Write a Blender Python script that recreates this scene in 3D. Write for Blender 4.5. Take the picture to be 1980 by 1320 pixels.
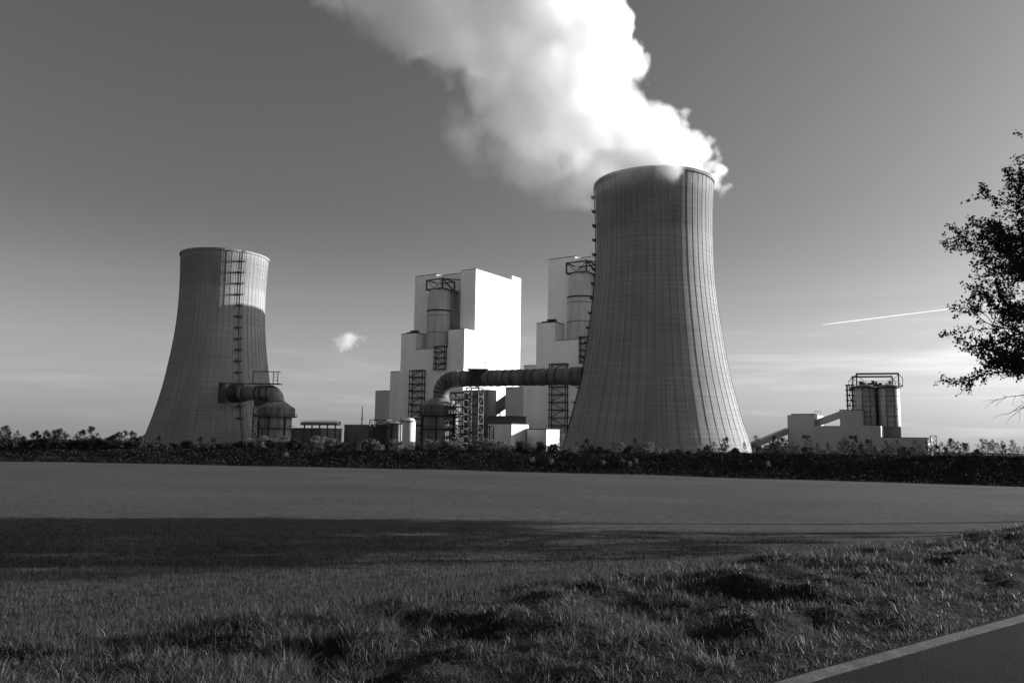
import bpy, math, random
import numpy as np
from mathutils import Vector, Matrix

for o in list(bpy.data.objects):
    bpy.data.objects.remove(o)
SC = bpy.context.scene
COL = SC.collection
R = math.radians

# ------------------------------------------------------------------ camera
EYE = 1.65
PITCH, ROLL = R(7.0), R(0.8)
cam_data = bpy.data.cameras.new('camera')
cam = bpy.data.objects.new('camera', cam_data)
COL.objects.link(cam)
fwd = Vector((0, math.cos(PITCH), math.sin(PITCH)))
up0 = Vector((0, -math.sin(PITCH), math.cos(PITCH)))
rt0 = Vector((1, 0, 0))
rt = rt0 * math.cos(ROLL) + up0 * math.sin(ROLL)
up = up0 * math.cos(ROLL) - rt0 * math.sin(ROLL)
cam.matrix_world = Matrix(((rt.x, up.x, -fwd.x, 0), (rt.y, up.y, -fwd.y, 0), (rt.z, up.z, -fwd.z, EYE), (0, 0, 0, 1)))
cam_data.sensor_width = 36
cam_data.lens = 28.0
cam_data.clip_start = 0.1
cam_data.clip_end = 60000
SC.camera = cam

# ------------------------------------------------------------------ sun and sky
SUN_AZ, SUN_EL = 75.0, 12.0            # degrees clockwise from the view axis, degrees up
SUN_STRENGTH, SKY_STRENGTH, EXPOSURE = 5.0, 0.0560, 0.85
sd = bpy.data.lights.new('sun', 'SUN')
sd.energy = SUN_STRENGTH
sd.angle = R(0.55)
sd.color = (1, 1, 1)
sun = bpy.data.objects.new('sun', sd)
COL.objects.link(sun)
sun_dir = Vector((math.sin(R(SUN_AZ)) * math.cos(R(SUN_EL)), math.cos(R(SUN_AZ)) * math.cos(R(SUN_EL)), math.sin(R(SUN_EL))))
sun.rotation_euler = sun_dir.to_track_quat('Z', 'Y').to_euler()
sun.location = sun_dir * 900

world = bpy.data.worlds.new('World')
SC.world = world
world.use_nodes = True
nt = world.node_tree
nt.nodes.clear()
wout = nt.nodes.new('ShaderNodeOutputWorld')
bg = nt.nodes.new('ShaderNodeBackground')
sky = nt.nodes.new('ShaderNodeTexSky')
sky.sky_type = 'NISHITA'
sky.sun_disc = False
sky.sun_elevation = R(SUN_EL)
sky.sun_rotation = R(SUN_AZ)
sky.altitude = 80
sky.air_density = 1.0
sky.dust_density = 3.2
sky.ozone_density = 1.0


def wnode(t, **kw):
    n = nt.nodes.new(t)
    for k, v in kw.items():
        setattr(n, k, v)
    return n


def wmath(op, a, b=None, clamp=False):
    n = wnode('ShaderNodeMath', operation=op, use_clamp=clamp)
    for i, v in enumerate((a, b)):
        if v is None:
            continue
        if isinstance(v, (int, float)):
            n.inputs[i].default_value = v
        else:
            nt.links.new(v, n.inputs[i])
    return n.outputs[0]


# black and white film: the sky is read through an orange filter (mostly its red and green light)
sep = wnode('ShaderNodeSeparateColor')
nt.links.new(sky.outputs[0], sep.inputs[0])
lum = wmath('ADD', wmath('MULTIPLY', sep.outputs[0], 0.60), wmath('MULTIPLY', sep.outputs[1], 0.36))
lum = wmath('ADD', lum, wmath('MULTIPLY', sep.outputs[2], 0.04))
# thin cirrus streaks low in the sky
tc = wnode('ShaderNodeTexCoord')
mp = wnode('ShaderNodeMapping')
mp.inputs['Scale'].default_value = (2.2, 2.2, 26.0)
mp.inputs['Rotation'].default_value = (0.0, 0.035, 0.0)
nt.links.new(tc.outputs['Generated'], mp.inputs[0])
nz = wnode('ShaderNodeTexNoise')
nz.inputs['Scale'].default_value = 1.3
nz.inputs['Detail'].default_value = 7
nz.inputs['Roughness'].default_value = 0.58
nz.inputs['Distortion'].default_value = 0.35
nt.links.new(mp.outputs[0], nz.inputs['Vector'])
xyz = wnode('ShaderNodeSeparateXYZ')
nt.links.new(tc.outputs['Generated'], xyz.inputs[0])
mr = wnode('ShaderNodeMapRange', interpolation_type='SMOOTHSTEP')
mr.inputs[1].default_value, mr.inputs[2].default_value = 0.22, 0.03
mr.inputs[3].default_value, mr.inputs[4].default_value = 0.0, 1.0
nt.links.new(xyz.outputs[2], mr.inputs[0])
mr2 = wnode('ShaderNodeMapRange', interpolation_type='SMOOTHSTEP')
mr2.inputs[1].default_value, mr2.inputs[2].default_value = 0.46, 0.78
nt.links.new(nz.outputs[0], mr2.inputs[0])
cir = wmath('MULTIPLY', wmath('MULTIPLY', mr.outputs[0], mr2.outputs[0]), 0.75)
lum = wmath('MULTIPLY', lum, wmath('ADD', cir, 1.0))
# pale ground haze standing along the whole horizon
veil = wnode('ShaderNodeMapRange', interpolation_type='SMOOTHERSTEP')
veil.inputs[1].default_value, veil.inputs[2].default_value = 0.30, -0.03
veil.inputs[3].default_value, veil.inputs[4].default_value = 0.0, 2.5
nt.links.new(xyz.outputs[2], veil.inputs[0])
lum = wmath('ADD', lum, veil.outputs[0])
nt.links.new(lum, bg.inputs[0])
bg.inputs[1].default_value = SKY_STRENGTH
nt.links.new(bg.outputs[0], wout.inputs[0])

SC.view_settings.view_transform = 'Standard'
SC.view_settings.look = 'None'
SC.view_settings.exposure = EXPOSURE
SC.view_settings.gamma = 1.0
SC.view_settings.use_curve_mapping = False
SC.render.engine = 'CYCLES'
cy = SC.cycles
cy.use_denoising = True
cy.max_bounces = 22
cy.diffuse_bounces = 3
cy.transparent_max_bounces = 12
cy.volume_bounces = 20
cy.volume_step_rate = 2.0
cy.volume_max_steps = 512
cy.use_adaptive_sampling = True
cy.adaptive_threshold = 0.02


# ------------------------------------------------------------------ materials
class Mat:
    """Small helper round a node tree; every material is grey because the photograph is black and white."""

    def __init__(self, name, rough=0.8, spec=0.2):
        self.m = bpy.data.materials.new(name)
        self.m.use_nodes = True
        self.t = self.m.node_tree
        self.b = self.t.nodes['Principled BSDF']
        self.out = self.t.nodes['Material Output']
        self.b.inputs['Roughness'].default_value = rough
        self.b.inputs['Specular IOR Level'].default_value = spec
        self._pos = None

    def n(self, t, **kw):
        x = self.t.nodes.new(t)
        for k, v in kw.items():
            setattr(x, k, v)
        return x

    def link(self, a, b):
        self.t.links.new(a, b)

    def put(self, v, sock):
        if isinstance(v, (int, float)):
            sock.default_value = v
        elif isinstance(v, tuple):
            sock.default_value = v
        else:
            self.link(v, sock)

    def math(self, op, a, b=0.0, clamp=False):
        x = self.n('ShaderNodeMath', operation=op, use_clamp=clamp)
        self.put(a, x.inputs[0])
        self.put(b, x.inputs[1])
        return x.outputs[0]

    def pos(self, kind='Object'):
        if self._pos is None:
            self._pos = self.n('ShaderNodeTexCoord')
        return self._pos.outputs[kind]

    def scaled(self, s, kind='Object'):
        x = self.n('ShaderNodeMapping')
        x.inputs['Scale'].default_value = s
        self.link(self.pos(kind), x.inputs[0])
        return x.outputs[0]

    def noise(self, s=(1, 1, 1), scale=1.0, detail=4, rough=0.55, kind='Object', vec=None):
        x = self.n('ShaderNodeTexNoise')
        x.inputs['Scale'].default_value = scale
        x.inputs['Detail'].default_value = detail
        x.inputs['Roughness'].default_value = rough
        self.link(vec if vec is not None else self.scaled(s, kind), x.inputs['Vector'])
        return x.outputs[0]

    def rng(self, v, a, b, c, d, smooth=True):
        x = self.n('ShaderNodeMapRange', interpolation_type='SMOOTHSTEP' if smooth else 'LINEAR')
        for i, q in enumerate((v, a, b, c, d)):
            self.put(q, x.inputs[i])
        return x.outputs[0]

    def color(self, v):
        if isinstance(v, (int, float)):
            self.b.inputs['Base Color'].default_value = (v, v, v, 1)
        else:
            self.link(v, self.b.inputs['Base Color'])

    def bump(self, h, strength=0.5, dist=0.1):
        x = self.n('ShaderNodeBump')
        x.inputs['Strength'].default_value = strength
        x.inputs['Distance'].default_value = dist
        self.link(h, x.inputs['Height'])
        self.link(x.outputs[0], self.b.inputs['Normal'])


def plain(name, v, rough=0.7, vary=0.25, scale=0.4, metal=0.0, spec=0.25, streak=True):
    M = Mat(name, rough, spec)
    M.b.inputs['Metallic'].default_value = metal
    n1 = M.noise((1, 1, 0.18 if streak else 1), scale, 5)
    M.color(M.rng(n1, 0.3, 0.72, v * (1 - vary), v * (1 + vary)))
    return M.m


def mat_clad(name, v):
    """pale profiled metal cladding of the boiler houses, with fine vertical ribs and faint streaks"""
    M = Mat(name, 0.55, 0.25)
    n1 = M.noise((1, 1, 0.05), 0.12, 5)
    n2 = M.noise((1, 1, 1), 0.03, 3)
    sx = M.n('ShaderNodeSeparateXYZ')
    M.link(M.pos(), sx.inputs[0])
    bay = M.math('FRACT', M.math('DIVIDE', sx.outputs[2], 6.0))
    seam = M.rng(bay, 0.0, 0.05, 0.93, 1.0)
    c = M.math('MULTIPLY', M.rng(n1, 0.3, 0.7, v * 0.95, v * 1.03), M.rng(n2, 0.3, 0.7, 0.96, 1.03))
    M.color(M.math('MULTIPLY', c, seam))
    return M.m


def mat_concrete():
    M = Mat('cooling_tower_concrete', 0.9, 0.15)
    sx = M.n('ShaderNodeSeparateXYZ')
    M.link(M.pos(), sx.inputs[0])
    ang = M.math('ARCTAN2', sx.outputs[1], sx.outputs[0])
    cv = M.n('ShaderNodeCombineXYZ')
    M.put(M.math('MULTIPLY', ang, 26.0), cv.inputs[0])
    M.put(M.math('MULTIPLY', sx.outputs[2], 0.012), cv.inputs[1])
    streak = M.noise(scale=1.0, detail=6, rough=0.6, vec=cv.outputs[0])
    cv2 = M.n('ShaderNodeCombineXYZ')
    M.put(M.math('MULTIPLY', ang, 1.2), cv2.inputs[0])
    M.put(M.math('MULTIPLY', sx.outputs[2], 0.75), cv2.inputs[1])
    lifts = M.noise(scale=1.0, detail=3, rough=0.6, vec=cv2.outputs[0])
    mot = M.noise((1, 1, 1), 0.035, 5)
    # horizontal lift joints every 1.5 m
    fr = M.math('FRACT', M.math('DIVIDE', sx.outputs[2], 3.0))
    joint = M.rng(fr, 0.0, 0.16, 0.78, 1.0)
    # darker belt below the rim, broken up by the mottling and streaks
    belt = M.math('MULTIPLY', M.rng(sx.outputs[2], 131, 139, 0, 1), M.rng(sx.outputs[2], 156, 169, 1, 0))
    belt = M.math('MULTIPLY', belt, M.rng(mot, 0.32, 0.6, 0.25, 1.0))
    belt = M.math('MULTIPLY', belt, M.rng(streak, 0.2, 0.7, 1.0, 0.5))
    c = M.rng(streak, 0.28, 0.72, 0.27, 0.36)
    c = M.math('MULTIPLY', c, M.rng(lifts, 0.3, 0.7, 0.88, 1.08))
    c = M.math('MULTIPLY', c, M.rng(mot, 0.3, 0.7, 0.90, 1.08))
    c = M.math('MULTIPLY', c, joint)
    c = M.math('MULTIPLY', c, M.math('SUBTRACT', 1.0, M.math('MULTIPLY', belt, 0.5)))
    M.color(c)
    return M.m


def mat_leaf(name, v, trans=0.35, vary=0.35, rough=0.7, spec=0.2):
    M = Mat(name, rough, spec)
    at = M.n('ShaderNodeAttribute', attribute_name='shade')
    k = M.rng(at.outputs['Fac'], 0, 1, v * (1 - vary), v * (1 + vary), False)
    M.color(k)
    tr = M.n('ShaderNodeBsdfTranslucent')
    M.link(k, tr.inputs[0])
    mx = M.n('ShaderNodeMixShader')
    mx.inputs[0].default_value = trans
    M.link(M.b.outputs[0], mx.inputs[1])
    M.link(tr.outputs[0], mx.inputs[2])
    M.link(mx.outputs[0], M.out.inputs[0])
    return M.m


def mat_field():
    """young winter crop seen at a low angle: fine mottling and faint drill rows"""
    M = Mat('field_crop_ground', 0.95, 0.05)
    big = M.noise((1, 1, 1), 0.05, 4)
    fine = M.noise((1, 1, 1), 3.0, 6, 0.7)
    rows = M.noise((0.03, 1.0, 1.0), 0.7, 4, 0.6)
    c = M.rng(big, 0.3, 0.7, 0.068, 0.086)
    c = M.math('MULTIPLY', c, M.rng(fine, 0.25, 0.75, 0.55, 1.4))
    c = M.math('MULTIPLY', c, M.rng(rows, 0.3, 0.7, 0.92, 1.08))
    M.color(c)
    M.bump(fine, 0.45, 0.12)
    return M.m


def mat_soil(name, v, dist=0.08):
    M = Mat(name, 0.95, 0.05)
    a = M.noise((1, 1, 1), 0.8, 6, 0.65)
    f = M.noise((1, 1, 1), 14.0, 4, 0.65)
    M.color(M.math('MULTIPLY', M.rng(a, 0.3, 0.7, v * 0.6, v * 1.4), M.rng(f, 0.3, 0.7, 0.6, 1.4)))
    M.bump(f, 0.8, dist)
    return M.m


def mat_asphalt():
    M = Mat('road_asphalt', 0.95, 0.05)
    st = M.n('ShaderNodeTexVoronoi')
    st.inputs['Scale'].default_value = 85.0
    M.link(M.pos(), st.inputs['Vector'])
    f = M.noise((1, 1, 1), 60.0, 3, 0.7)
    b = M.noise((1, 1, 1), 1.1, 4)
    c = M.math('MULTIPLY', M.rng(f, 0.3, 0.75, 0.005, 0.032), M.rng(b, 0.3, 0.7, 0.8, 1.2))
    c = M.math('ADD', c, M.rng(st.outputs[0], 0.0, 0.16, 0.022, 0.0))
    M.color(c)
    M.bump(st.outputs[0], 0.6, 0.006)
    return M.m


def mat_line():
    M = Mat('road_line_paint', 0.75, 0.2)
    f = M.noise((1, 1, 1), 45.0, 5, 0.7)
    b = M.noise((1, 1, 1), 4.0, 5, 0.65)
    worn = M.math('ADD', M.math('MULTIPLY', f, 0.65), M.math('MULTIPLY', b, 0.45))
    M.color(M.rng(worn, 0.38, 0.60, 0.22, 0.07))
    M.bump(f, 0.5, 0.004)
    return M.m


MT = {}
MT['clad'] = mat_clad('white_cladding', 0.84)
MT['clad_low'] = mat_clad('light_grey_cladding', 0.50)
MT['concrete'] = mat_concrete()
MT['rib'] = plain('tower_rib_concrete', 0.25, 0.9, 0.15, 0.1)
MT['steel_dark'] = plain('dark_painted_steel', 0.05, 0.6, 0.4, 0.6)
MT['steel_mid'] = plain('galvanised_steel', 0.20, 0.55, 0.3, 0.6)
MT['duct'] = plain('dull_grey_duct_plate', 0.17, 0.65, 0.35, 0.25)
MT['vessel'] = plain('vessel_plate', 0.24, 0.6, 0.35, 0.3)
MT['silo'] = plain('silo_steel', 0.30, 0.45, 0.22, 0.35)
MT['silo_clad'] = mat_clad('grey_silo_plant_cladding', 0.36)
MT['shaft'] = plain('flue_shaft_plate', 0.46, 0.6, 0.12, 0.25)
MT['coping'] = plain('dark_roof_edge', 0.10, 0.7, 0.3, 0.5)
MT['hall'] = plain('low_hall_cladding', 0.20, 0.7, 0.25, 0.15)
MT['bright'] = plain('bright_sheet_wall', 0.72, 0.6, 0.1, 0.2)
MT['glass'] = plain('dark_window', 0.03, 0.25, 0.3, 0.5)
MT['bark'] = plain('bark', 0.07, 0.9, 0.4, 3.0)
MT['bark_pale'] = plain('pale_bark', 0.16, 0.9, 0.4, 3.0)
MT['leaf_dark'] = mat_leaf('roadside_tree_leaf', 0.035, 0.25)
MT['leaf_young'] = mat_leaf('young_tree_leaf', 0.05, 0.30)
MT['leaf_pale'] = mat_leaf('pale_autumn_leaf', 0.15, 0.40)
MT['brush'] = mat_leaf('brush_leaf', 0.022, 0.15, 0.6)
MT['grass_verge'] = mat_leaf('verge_grass_blade', 0.085, 0.42, 0.9, 0.5, 0.2)
MT['grass_crop'] = mat_leaf('crop_blade', 0.050, 0.42, 0.6, 0.55, 0.12)
MT['field'] = mat_field()
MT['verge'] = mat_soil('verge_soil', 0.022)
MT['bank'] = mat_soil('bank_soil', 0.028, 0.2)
MT['yard'] = mat_soil('plant_yard_gravel', 0.06)
MT['asphalt'] = mat_asphalt()
MT['line'] = mat_line()


# ------------------------------------------------------------------ mesh helpers
class MB:
    def __init__(self):
        self.v, self.f = [], []

    def quadbox(self, p):
        """eight corners, bottom ring then top ring"""
        b = len(self.v)
        self.v += [tuple(q) for q in p]
        for f in ((0, 3, 2, 1), (4, 5, 6, 7), (0, 1, 5, 4), (1, 2, 6, 5), (2, 3, 7, 6), (3, 0, 4, 7)):
            self.f.append(tuple(b + i for i in f))
        return self

    def box(self, x0, x1, y0, y1, z0, z1):
        return self.quadbox([(x0, y0, z0), (x1, y0, z0), (x1, y1, z0), (x0, y1, z0), (x0, y0, z1), (x1, y0, z1), (x1, y1, z1), (x0, y1, z1)])

    def prism(self, poly, z0, z1):
        b, n = len(self.v), len(poly)
        self.v += [(x, y, z0) for x, y in poly] + [(x, y, z1) for x, y in poly]
        self.f.append(tuple(b + i for i in reversed(range(n))))
        self.f.append(tuple(b + n + i for i in range(n)))
        for i in range(n):
            j = (i + 1) % n
            self.f.append((b + i, b + j, b + n + j, b + n + i))
        return self

    def beam(self, p, q, w, h=None):
        p, q = Vector(p), Vector(q)
        d = (q - p).normalized()
        a = d.cross(Vector((0, 0, 1)))
        if a.length < 1e-3:
            a = Vector((1, 0, 0))
        a.normalize()
        c = d.cross(a).normalized()
        a *= w / 2
        c *= (h or w) / 2
        return self.quadbox([p - a - c, p + a - c, p + a + c, p - a + c, q - a - c, q + a - c, q + a + c, q - a + c])

    def lathe(self, prof, n=32, cx=0.0, cy=0.0, cap=True):
        """prof: (radius, z) from bottom to top"""
        b = len(self.v)
        for r, z in prof:
            for i in range(n):
                t = 2 * math.pi * i / n
                self.v.append((cx + r * math.cos(t), cy + r * math.sin(t), z))
        for k in range(len(prof) - 1):
            for i in range(n):
                j = (i + 1) % n
                self.f.append((b + k * n + i, b + k * n + j, b + (k + 1) * n + j, b + (k + 1) * n + i))
        if cap:
            self.f.append(tuple(b + i for i in reversed(range(n))))
            e = b + (len(prof) - 1) * n
            self.f.append(tuple(e + i for i in range(n)))
        return self

    def tube(self, pts, rad, n=16, cap=True):
        pts = [Vector(p) for p in pts]
        b = len(self.v)
        for k, p in enumerate(pts):
            d = (pts[min(k + 1, len(pts) - 1)] - pts[max(k - 1, 0)]).normalized()
            a = d.cross(Vector((0.31, 0.95, 0.05))).normalized()
            c = d.cross(a).normalized()
            r = rad[k] if isinstance(rad, (list, tuple)) else rad
            for i in range(n):
                t = 2 * math.pi * i / n
                self.v.append(tuple(p + a * (r * math.cos(t)) + c * (r * math.sin(t))))
        for k in range(len(pts) - 1):
            for i in range(n):
                j = (i + 1) % n
                self.f.append((b + k * n + i, b + k * n + j, b + (k + 1) * n + j, b + (k + 1) * n + i))
        if cap:
            self.f.append(tuple(b + i for i in reversed(range(n))))
            e = b + (len(pts) - 1) * n
            self.f.append(tuple(e + i for i in range(n)))
        return self

    def mesh(self, name, mat, smooth=False):
        m = bpy.data.meshes.new(name)
        m.from_pydata(self.v, [], self.f)
        m.validate()
        if smooth:
            m.polygons.foreach_set('use_smooth', [True] * len(m.polygons))
            m.set_sharp_from_angle(angle=R(40))
        m.materials.append(MT[mat])
        m.update()
        return m

    def build(self, name, mat, parent=None, smooth=False):
        return link(name, self.mesh(name, mat, smooth), parent)


def link(name, mesh, parent=None):
    o = bpy.data.objects.new(name, mesh)
    COL.objects.link(o)
    if parent is not None:
        o.parent = parent
    return o


def tag(o, label=None, cat=None, group=None, kind=None):
    for k, v in (('label', label), ('category', cat), ('group', group), ('kind', kind)):
        if v:
            o[k] = v
    return o


def empty(name, loc, rz, label, cat, group=None):
    o = bpy.data.objects.new(name, None)
    COL.objects.link(o)
    o.location = loc
    o.rotation_euler = (0, 0, rz)
    o.empty_display_size = 2
    return tag(o, label, cat, group)


def copy_tree(o, parent=None):
    c = o.copy()
    COL.objects.link(c)
    c.parent = parent
    for ch in list(o.children):
        copy_tree(ch, c)
    return c


def array_mesh(name, verts, tris, mat, shade=None, ngon=3):
    """fast mesh from numpy arrays; shade is one value per vertex"""
    m = bpy.data.meshes.new(name)
    nv, nf = len(verts), len(tris)
    m.vertices.add(nv)
    m.vertices.foreach_set('co', np.asarray(verts, np.float32).ravel())
    m.loops.add(nf * ngon)
    m.loops.foreach_set('vertex_index', np.asarray(tris, np.int32).ravel())
    m.polygons.add(nf)
    m.polygons.foreach_set('loop_start', np.arange(0, nf * ngon, ngon, dtype=np.int32))
    m.polygons.foreach_set('loop_total', np.full(nf, ngon, np.int32))
    if shade is not None:
        a = m.attributes.new('shade', 'FLOAT', 'POINT')
        a.data.foreach_set('value', np.asarray(shade, np.float32))
    m.materials.append(MT[mat])
    m.update(calc_edges=True)
    return m


# ------------------------------------------------------------------ ground shape
def hash2(ix, iy, s):
    h = (ix.astype(np.int64) * 374761393 + iy.astype(np.int64) * 668265263 + s * 974634777) & 0x7FFFFFFF
    h = ((h ^ (h >> 13)) * 1274126177) & 0x7FFFFFFF
    h = h ^ (h >> 16)
    return (h % 100003) / 100003.0


def vnoise(x, y, scale, seed=1, octaves=1):
    x, y = np.asarray(x, float), np.asarray(y, float)
    out, amp, tot = 0.0, 1.0, 0.0
    for o in range(octaves):
        a, b = x / scale * 2 ** o, y / scale * 2 ** o
        ix, iy = np.floor(a), np.floor(b)
        fx, fy = a - ix, b - iy
        fx, fy = fx * fx * (3 - 2 * fx), fy * fy * (3 - 2 * fy)
        s = seed + o * 17
        n = (hash2(ix, iy, s) * (1 - fx) + hash2(ix + 1, iy, s) * fx) * (1 - fy) + (hash2(ix, iy + 1, s) * (1 - fx) + hash2(ix + 1, iy + 1, s) * fx) * fy
        out = out + n * amp
        tot += amp
        amp *= 0.5
    return out / tot


def sstep(a, b, x):
    t = np.clip((np.asarray(x, float) - a) / (b - a), 0, 1)
    return t * t * (3 - 2 * t)


G = -6.0                                   # level of the power station yard
RD0, RDD = np.array([1.36, 5.42]), np.array([0.804, 0.594])   # road edge: a point and its direction


def road_d(x, y):
    return (np.asarray(x, float) - RD0[0]) * -RDD[1] + (np.asarray(y, float) - RD0[1]) * RDD[0]


def bank_foot(x):
    return 168.0 + 0.00 * np.asarray(x, float)


def crest_z(x):
    x = np.asarray(x, float)
    return np.interp(x, [-400, -115, -60, 0, 60, 115, 400], [-2.4, -2.3, -1.7, -1.5, -1.25, -1.15, -1.1]) + 0.35 * (vnoise(x, x * 0, 9, 5, 2) - 0.5)


def field_z(x, y):
    x, y = np.asarray(x, float), np.asarray(y, float)
    d = road_d(x, y)
    yy = np.clip(y, 0, 170)
    xx = np.clip(x, -150, 150)
    plane = (4.1 + 0.0112 * xx + 0.00005 * xx * xx) * np.clip(yy - 6, 0, 170) / 164.0
    z = -(plane * sstep(1.0, 7, d) + 0.95 * sstep(2.2, 12, d))
    verge = sstep(0.0, 0.9, d) * (1 - sstep(3.2, 5.6, d))
    hum = vnoise(x, y, 0.55, 3, 3) - 0.5
    hum2 = vnoise(x, y, 1.6, 9, 2) - 0.5
    z = z + verge * (0.05 + 0.34 * hum + 0.24 * hum2)
    z = z + sstep(3.5, 7, d) * (0.03 * (vnoise(x, y, 0.9, 21, 2) - 0.5) + 0.22 * (vnoise(x, y, 14, 31, 2) - 0.5))
    return np.where(d < 0.02, -0.03, z)


def ground_z(x, y):
    x, y = np.asarray(x, float), np.asarray(y, float)
    z = field_z(x, y)
    f = bank_foot(x)
    c = crest_z(x)
    t = sstep(0, 9.0, y - f) * 0.4 + np.clip((y - f) / 9.0, 0, 1) * 0.6
    zb = z + (c - z) * t
    zb = zb + (G - c) * sstep(16, 34, y - f)
    zb = zb - 75.0 * sstep(1000, 4500, y) - 30.0 * sstep(400, 2500, np.abs(x)) * sstep(250, 900, y)
    return np.where(y > f, zb, z)


def ramp(a, b, n, p=2.0):
    return list(a + (b - a) * (np.linspace(0, 1, n + 1)[1:] ** p))


xs = [-x for x in reversed(ramp(60, 4000, 26, 2.5))] + list(np.arange(-60, -9, 1.5)) + list(np.arange(-9, 13, 0.14)) + list(np.arange(13, 60, 1.5)) + ramp(60, 4000, 26, 2.5)
xs = sorted(set(xs) | set(np.arange(-190, 190, 5.0)))
ys = list(np.arange(-80, 2, 6.0)) + list(np.arange(2.5, 15, 0.14)) + list(np.arange(15, 60, 0.9)) + list(np.arange(60, 166, 3.0)) + list(np.arange(166, 206, 1.0)) + ramp(206, 7000, 30, 2.5)
GX, GY = np.meshgrid(np.array(xs), np.array(ys))
GZ = ground_z(GX, GY)
nx, ny = len(xs), len(ys)
gv = np.stack([GX.ravel(), GY.ravel(), GZ.ravel()], 1)
ii = (np.arange(ny - 1)[:, None] * nx + np.arange(nx - 1)[None, :]).ravel()
gq = np.stack([ii, ii + 1, ii + nx + 1, ii + nx], 1)
gm = array_mesh('ground', gv, gq, 'field', None, 4)
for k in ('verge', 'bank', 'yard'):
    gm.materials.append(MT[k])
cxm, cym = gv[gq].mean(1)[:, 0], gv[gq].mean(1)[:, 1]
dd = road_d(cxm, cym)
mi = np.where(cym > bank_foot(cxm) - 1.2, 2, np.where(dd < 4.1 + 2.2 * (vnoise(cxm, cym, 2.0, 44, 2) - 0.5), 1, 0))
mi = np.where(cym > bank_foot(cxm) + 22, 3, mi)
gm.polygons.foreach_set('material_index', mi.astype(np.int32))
gm.polygons.foreach_set('use_smooth', np.ones(len(gq), bool))
gm.update()
tag(link('ground', gm), 'dark crop field falling away to the shaded embankment', None, None, 'structure')


# road sheet with worn edge line
def strip(name, d0, d1, z, mat, t0=-14.0, t1=190.0, n=200, wob=0.0):
    ts = t0 + (t1 - t0) * np.linspace(0, 1, n) ** 1.6
    v, f = [], []
    nrm = np.array([-RDD[1], RDD[0]])
    ds = np.linspace(d0, d1, 5)
    for k, t in enumerate(ts):
        for d in ds:
            w = wob * (vnoise(t, d, 0.8, 71, 2) - 0.5) if d in (d0, d1) else 0.0
            p = RD0 + RDD * t + nrm * (d + float(w))
            v.append((p[0], p[1], z))
    for k in range(n - 1):
        for j in range(4):
            a = k * 5 + j
            f.append((a, a + 5, a + 6, a + 1))
    m = bpy.data.meshes.new(name)
    m.from_pydata(v, [], f)
    m.materials.append(MT[mat])
    m.update()
    return link(name, m)


tag(strip('road', -6.2, 0.06, 0.0, 'asphalt', wob=0.05), 'dark asphalt country road beside the grass verge', None, None, 'structure')
tag(strip('road_edge_line', -0.165, -0.02, 0.004, 'line', wob=0.035), 'worn pale edge line along the road', None, None, 'structure')

# ------------------------------------------------------------------ power station: boiler houses
AX = R(-33.5)
UX, UY = (math.cos(AX), math.sin(AX)), (-math.sin(AX), math.cos(AX))
BC = (-37.3, 790.0)                        # front corner of the first boiler house


def uv(u, v, o=BC):
    return (o[0] + UX[0] * u + UY[0] * v, o[1] + UX[1] * u + UY[1] * v)


def external_stair(parent, u0, u1, v0, v1, z0, z1, step, name='external_stair'):
    """open steel stair tower: four posts, landings, zigzag flights and braces"""
    st = bpy.data.objects.new(name, None)
    COL.objects.link(st)
    st.parent = parent
    for (a, b) in ((u0, v0), (u1, v0), (u0, v1), (u1, v1)):
        MB().box(a - 0.35, a + 0.35, b - 0.35, b + 0.35, z0, z1).build('post', 'steel_dark', st)
    n = max(1, int(round((z1 - z0) / step)))
    for k in range(n + 1):
        z = z0 + (z1 - z0) * k / n
        MB().box(u0 - 0.9, u1 + 0.9, v0 - 0.8, v1 + 0.2, z - 0.35, z + 0.35).build('landing', 'steel_dark', st)
        if k < n:
            zz = z0 + (z1 - z0) * (k + 1) / n
            a, b = (u0 + 0.8, u1 - 0.8) if k % 2 == 0 else (u1 - 0.8, u0 + 0.8)
            m = MB()
            m.beam((a, v0 - 0.2, z), (b, v0 - 0.2, zz), 1.0, 0.45)
            m.build('flight', 'steel_dark', st)
            MB().beam((u0, v0 - 0.9, z + 1.6), (u1, v0 - 0.9, z + 1.6), 0.22).build('handrail', 'steel_mid', st)
    return st


def coping(parent, poly, z, w=0.55):
    """thin dark roof edge along an open line of plan points"""
    m = MB()
    for (a, b) in zip(poly[:-1], poly[1:]):
        m.beam((a[0], a[1], z), (b[0], b[1], z), w, 0.7)
    m.build('roof_edge', 'coping', parent)


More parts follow.
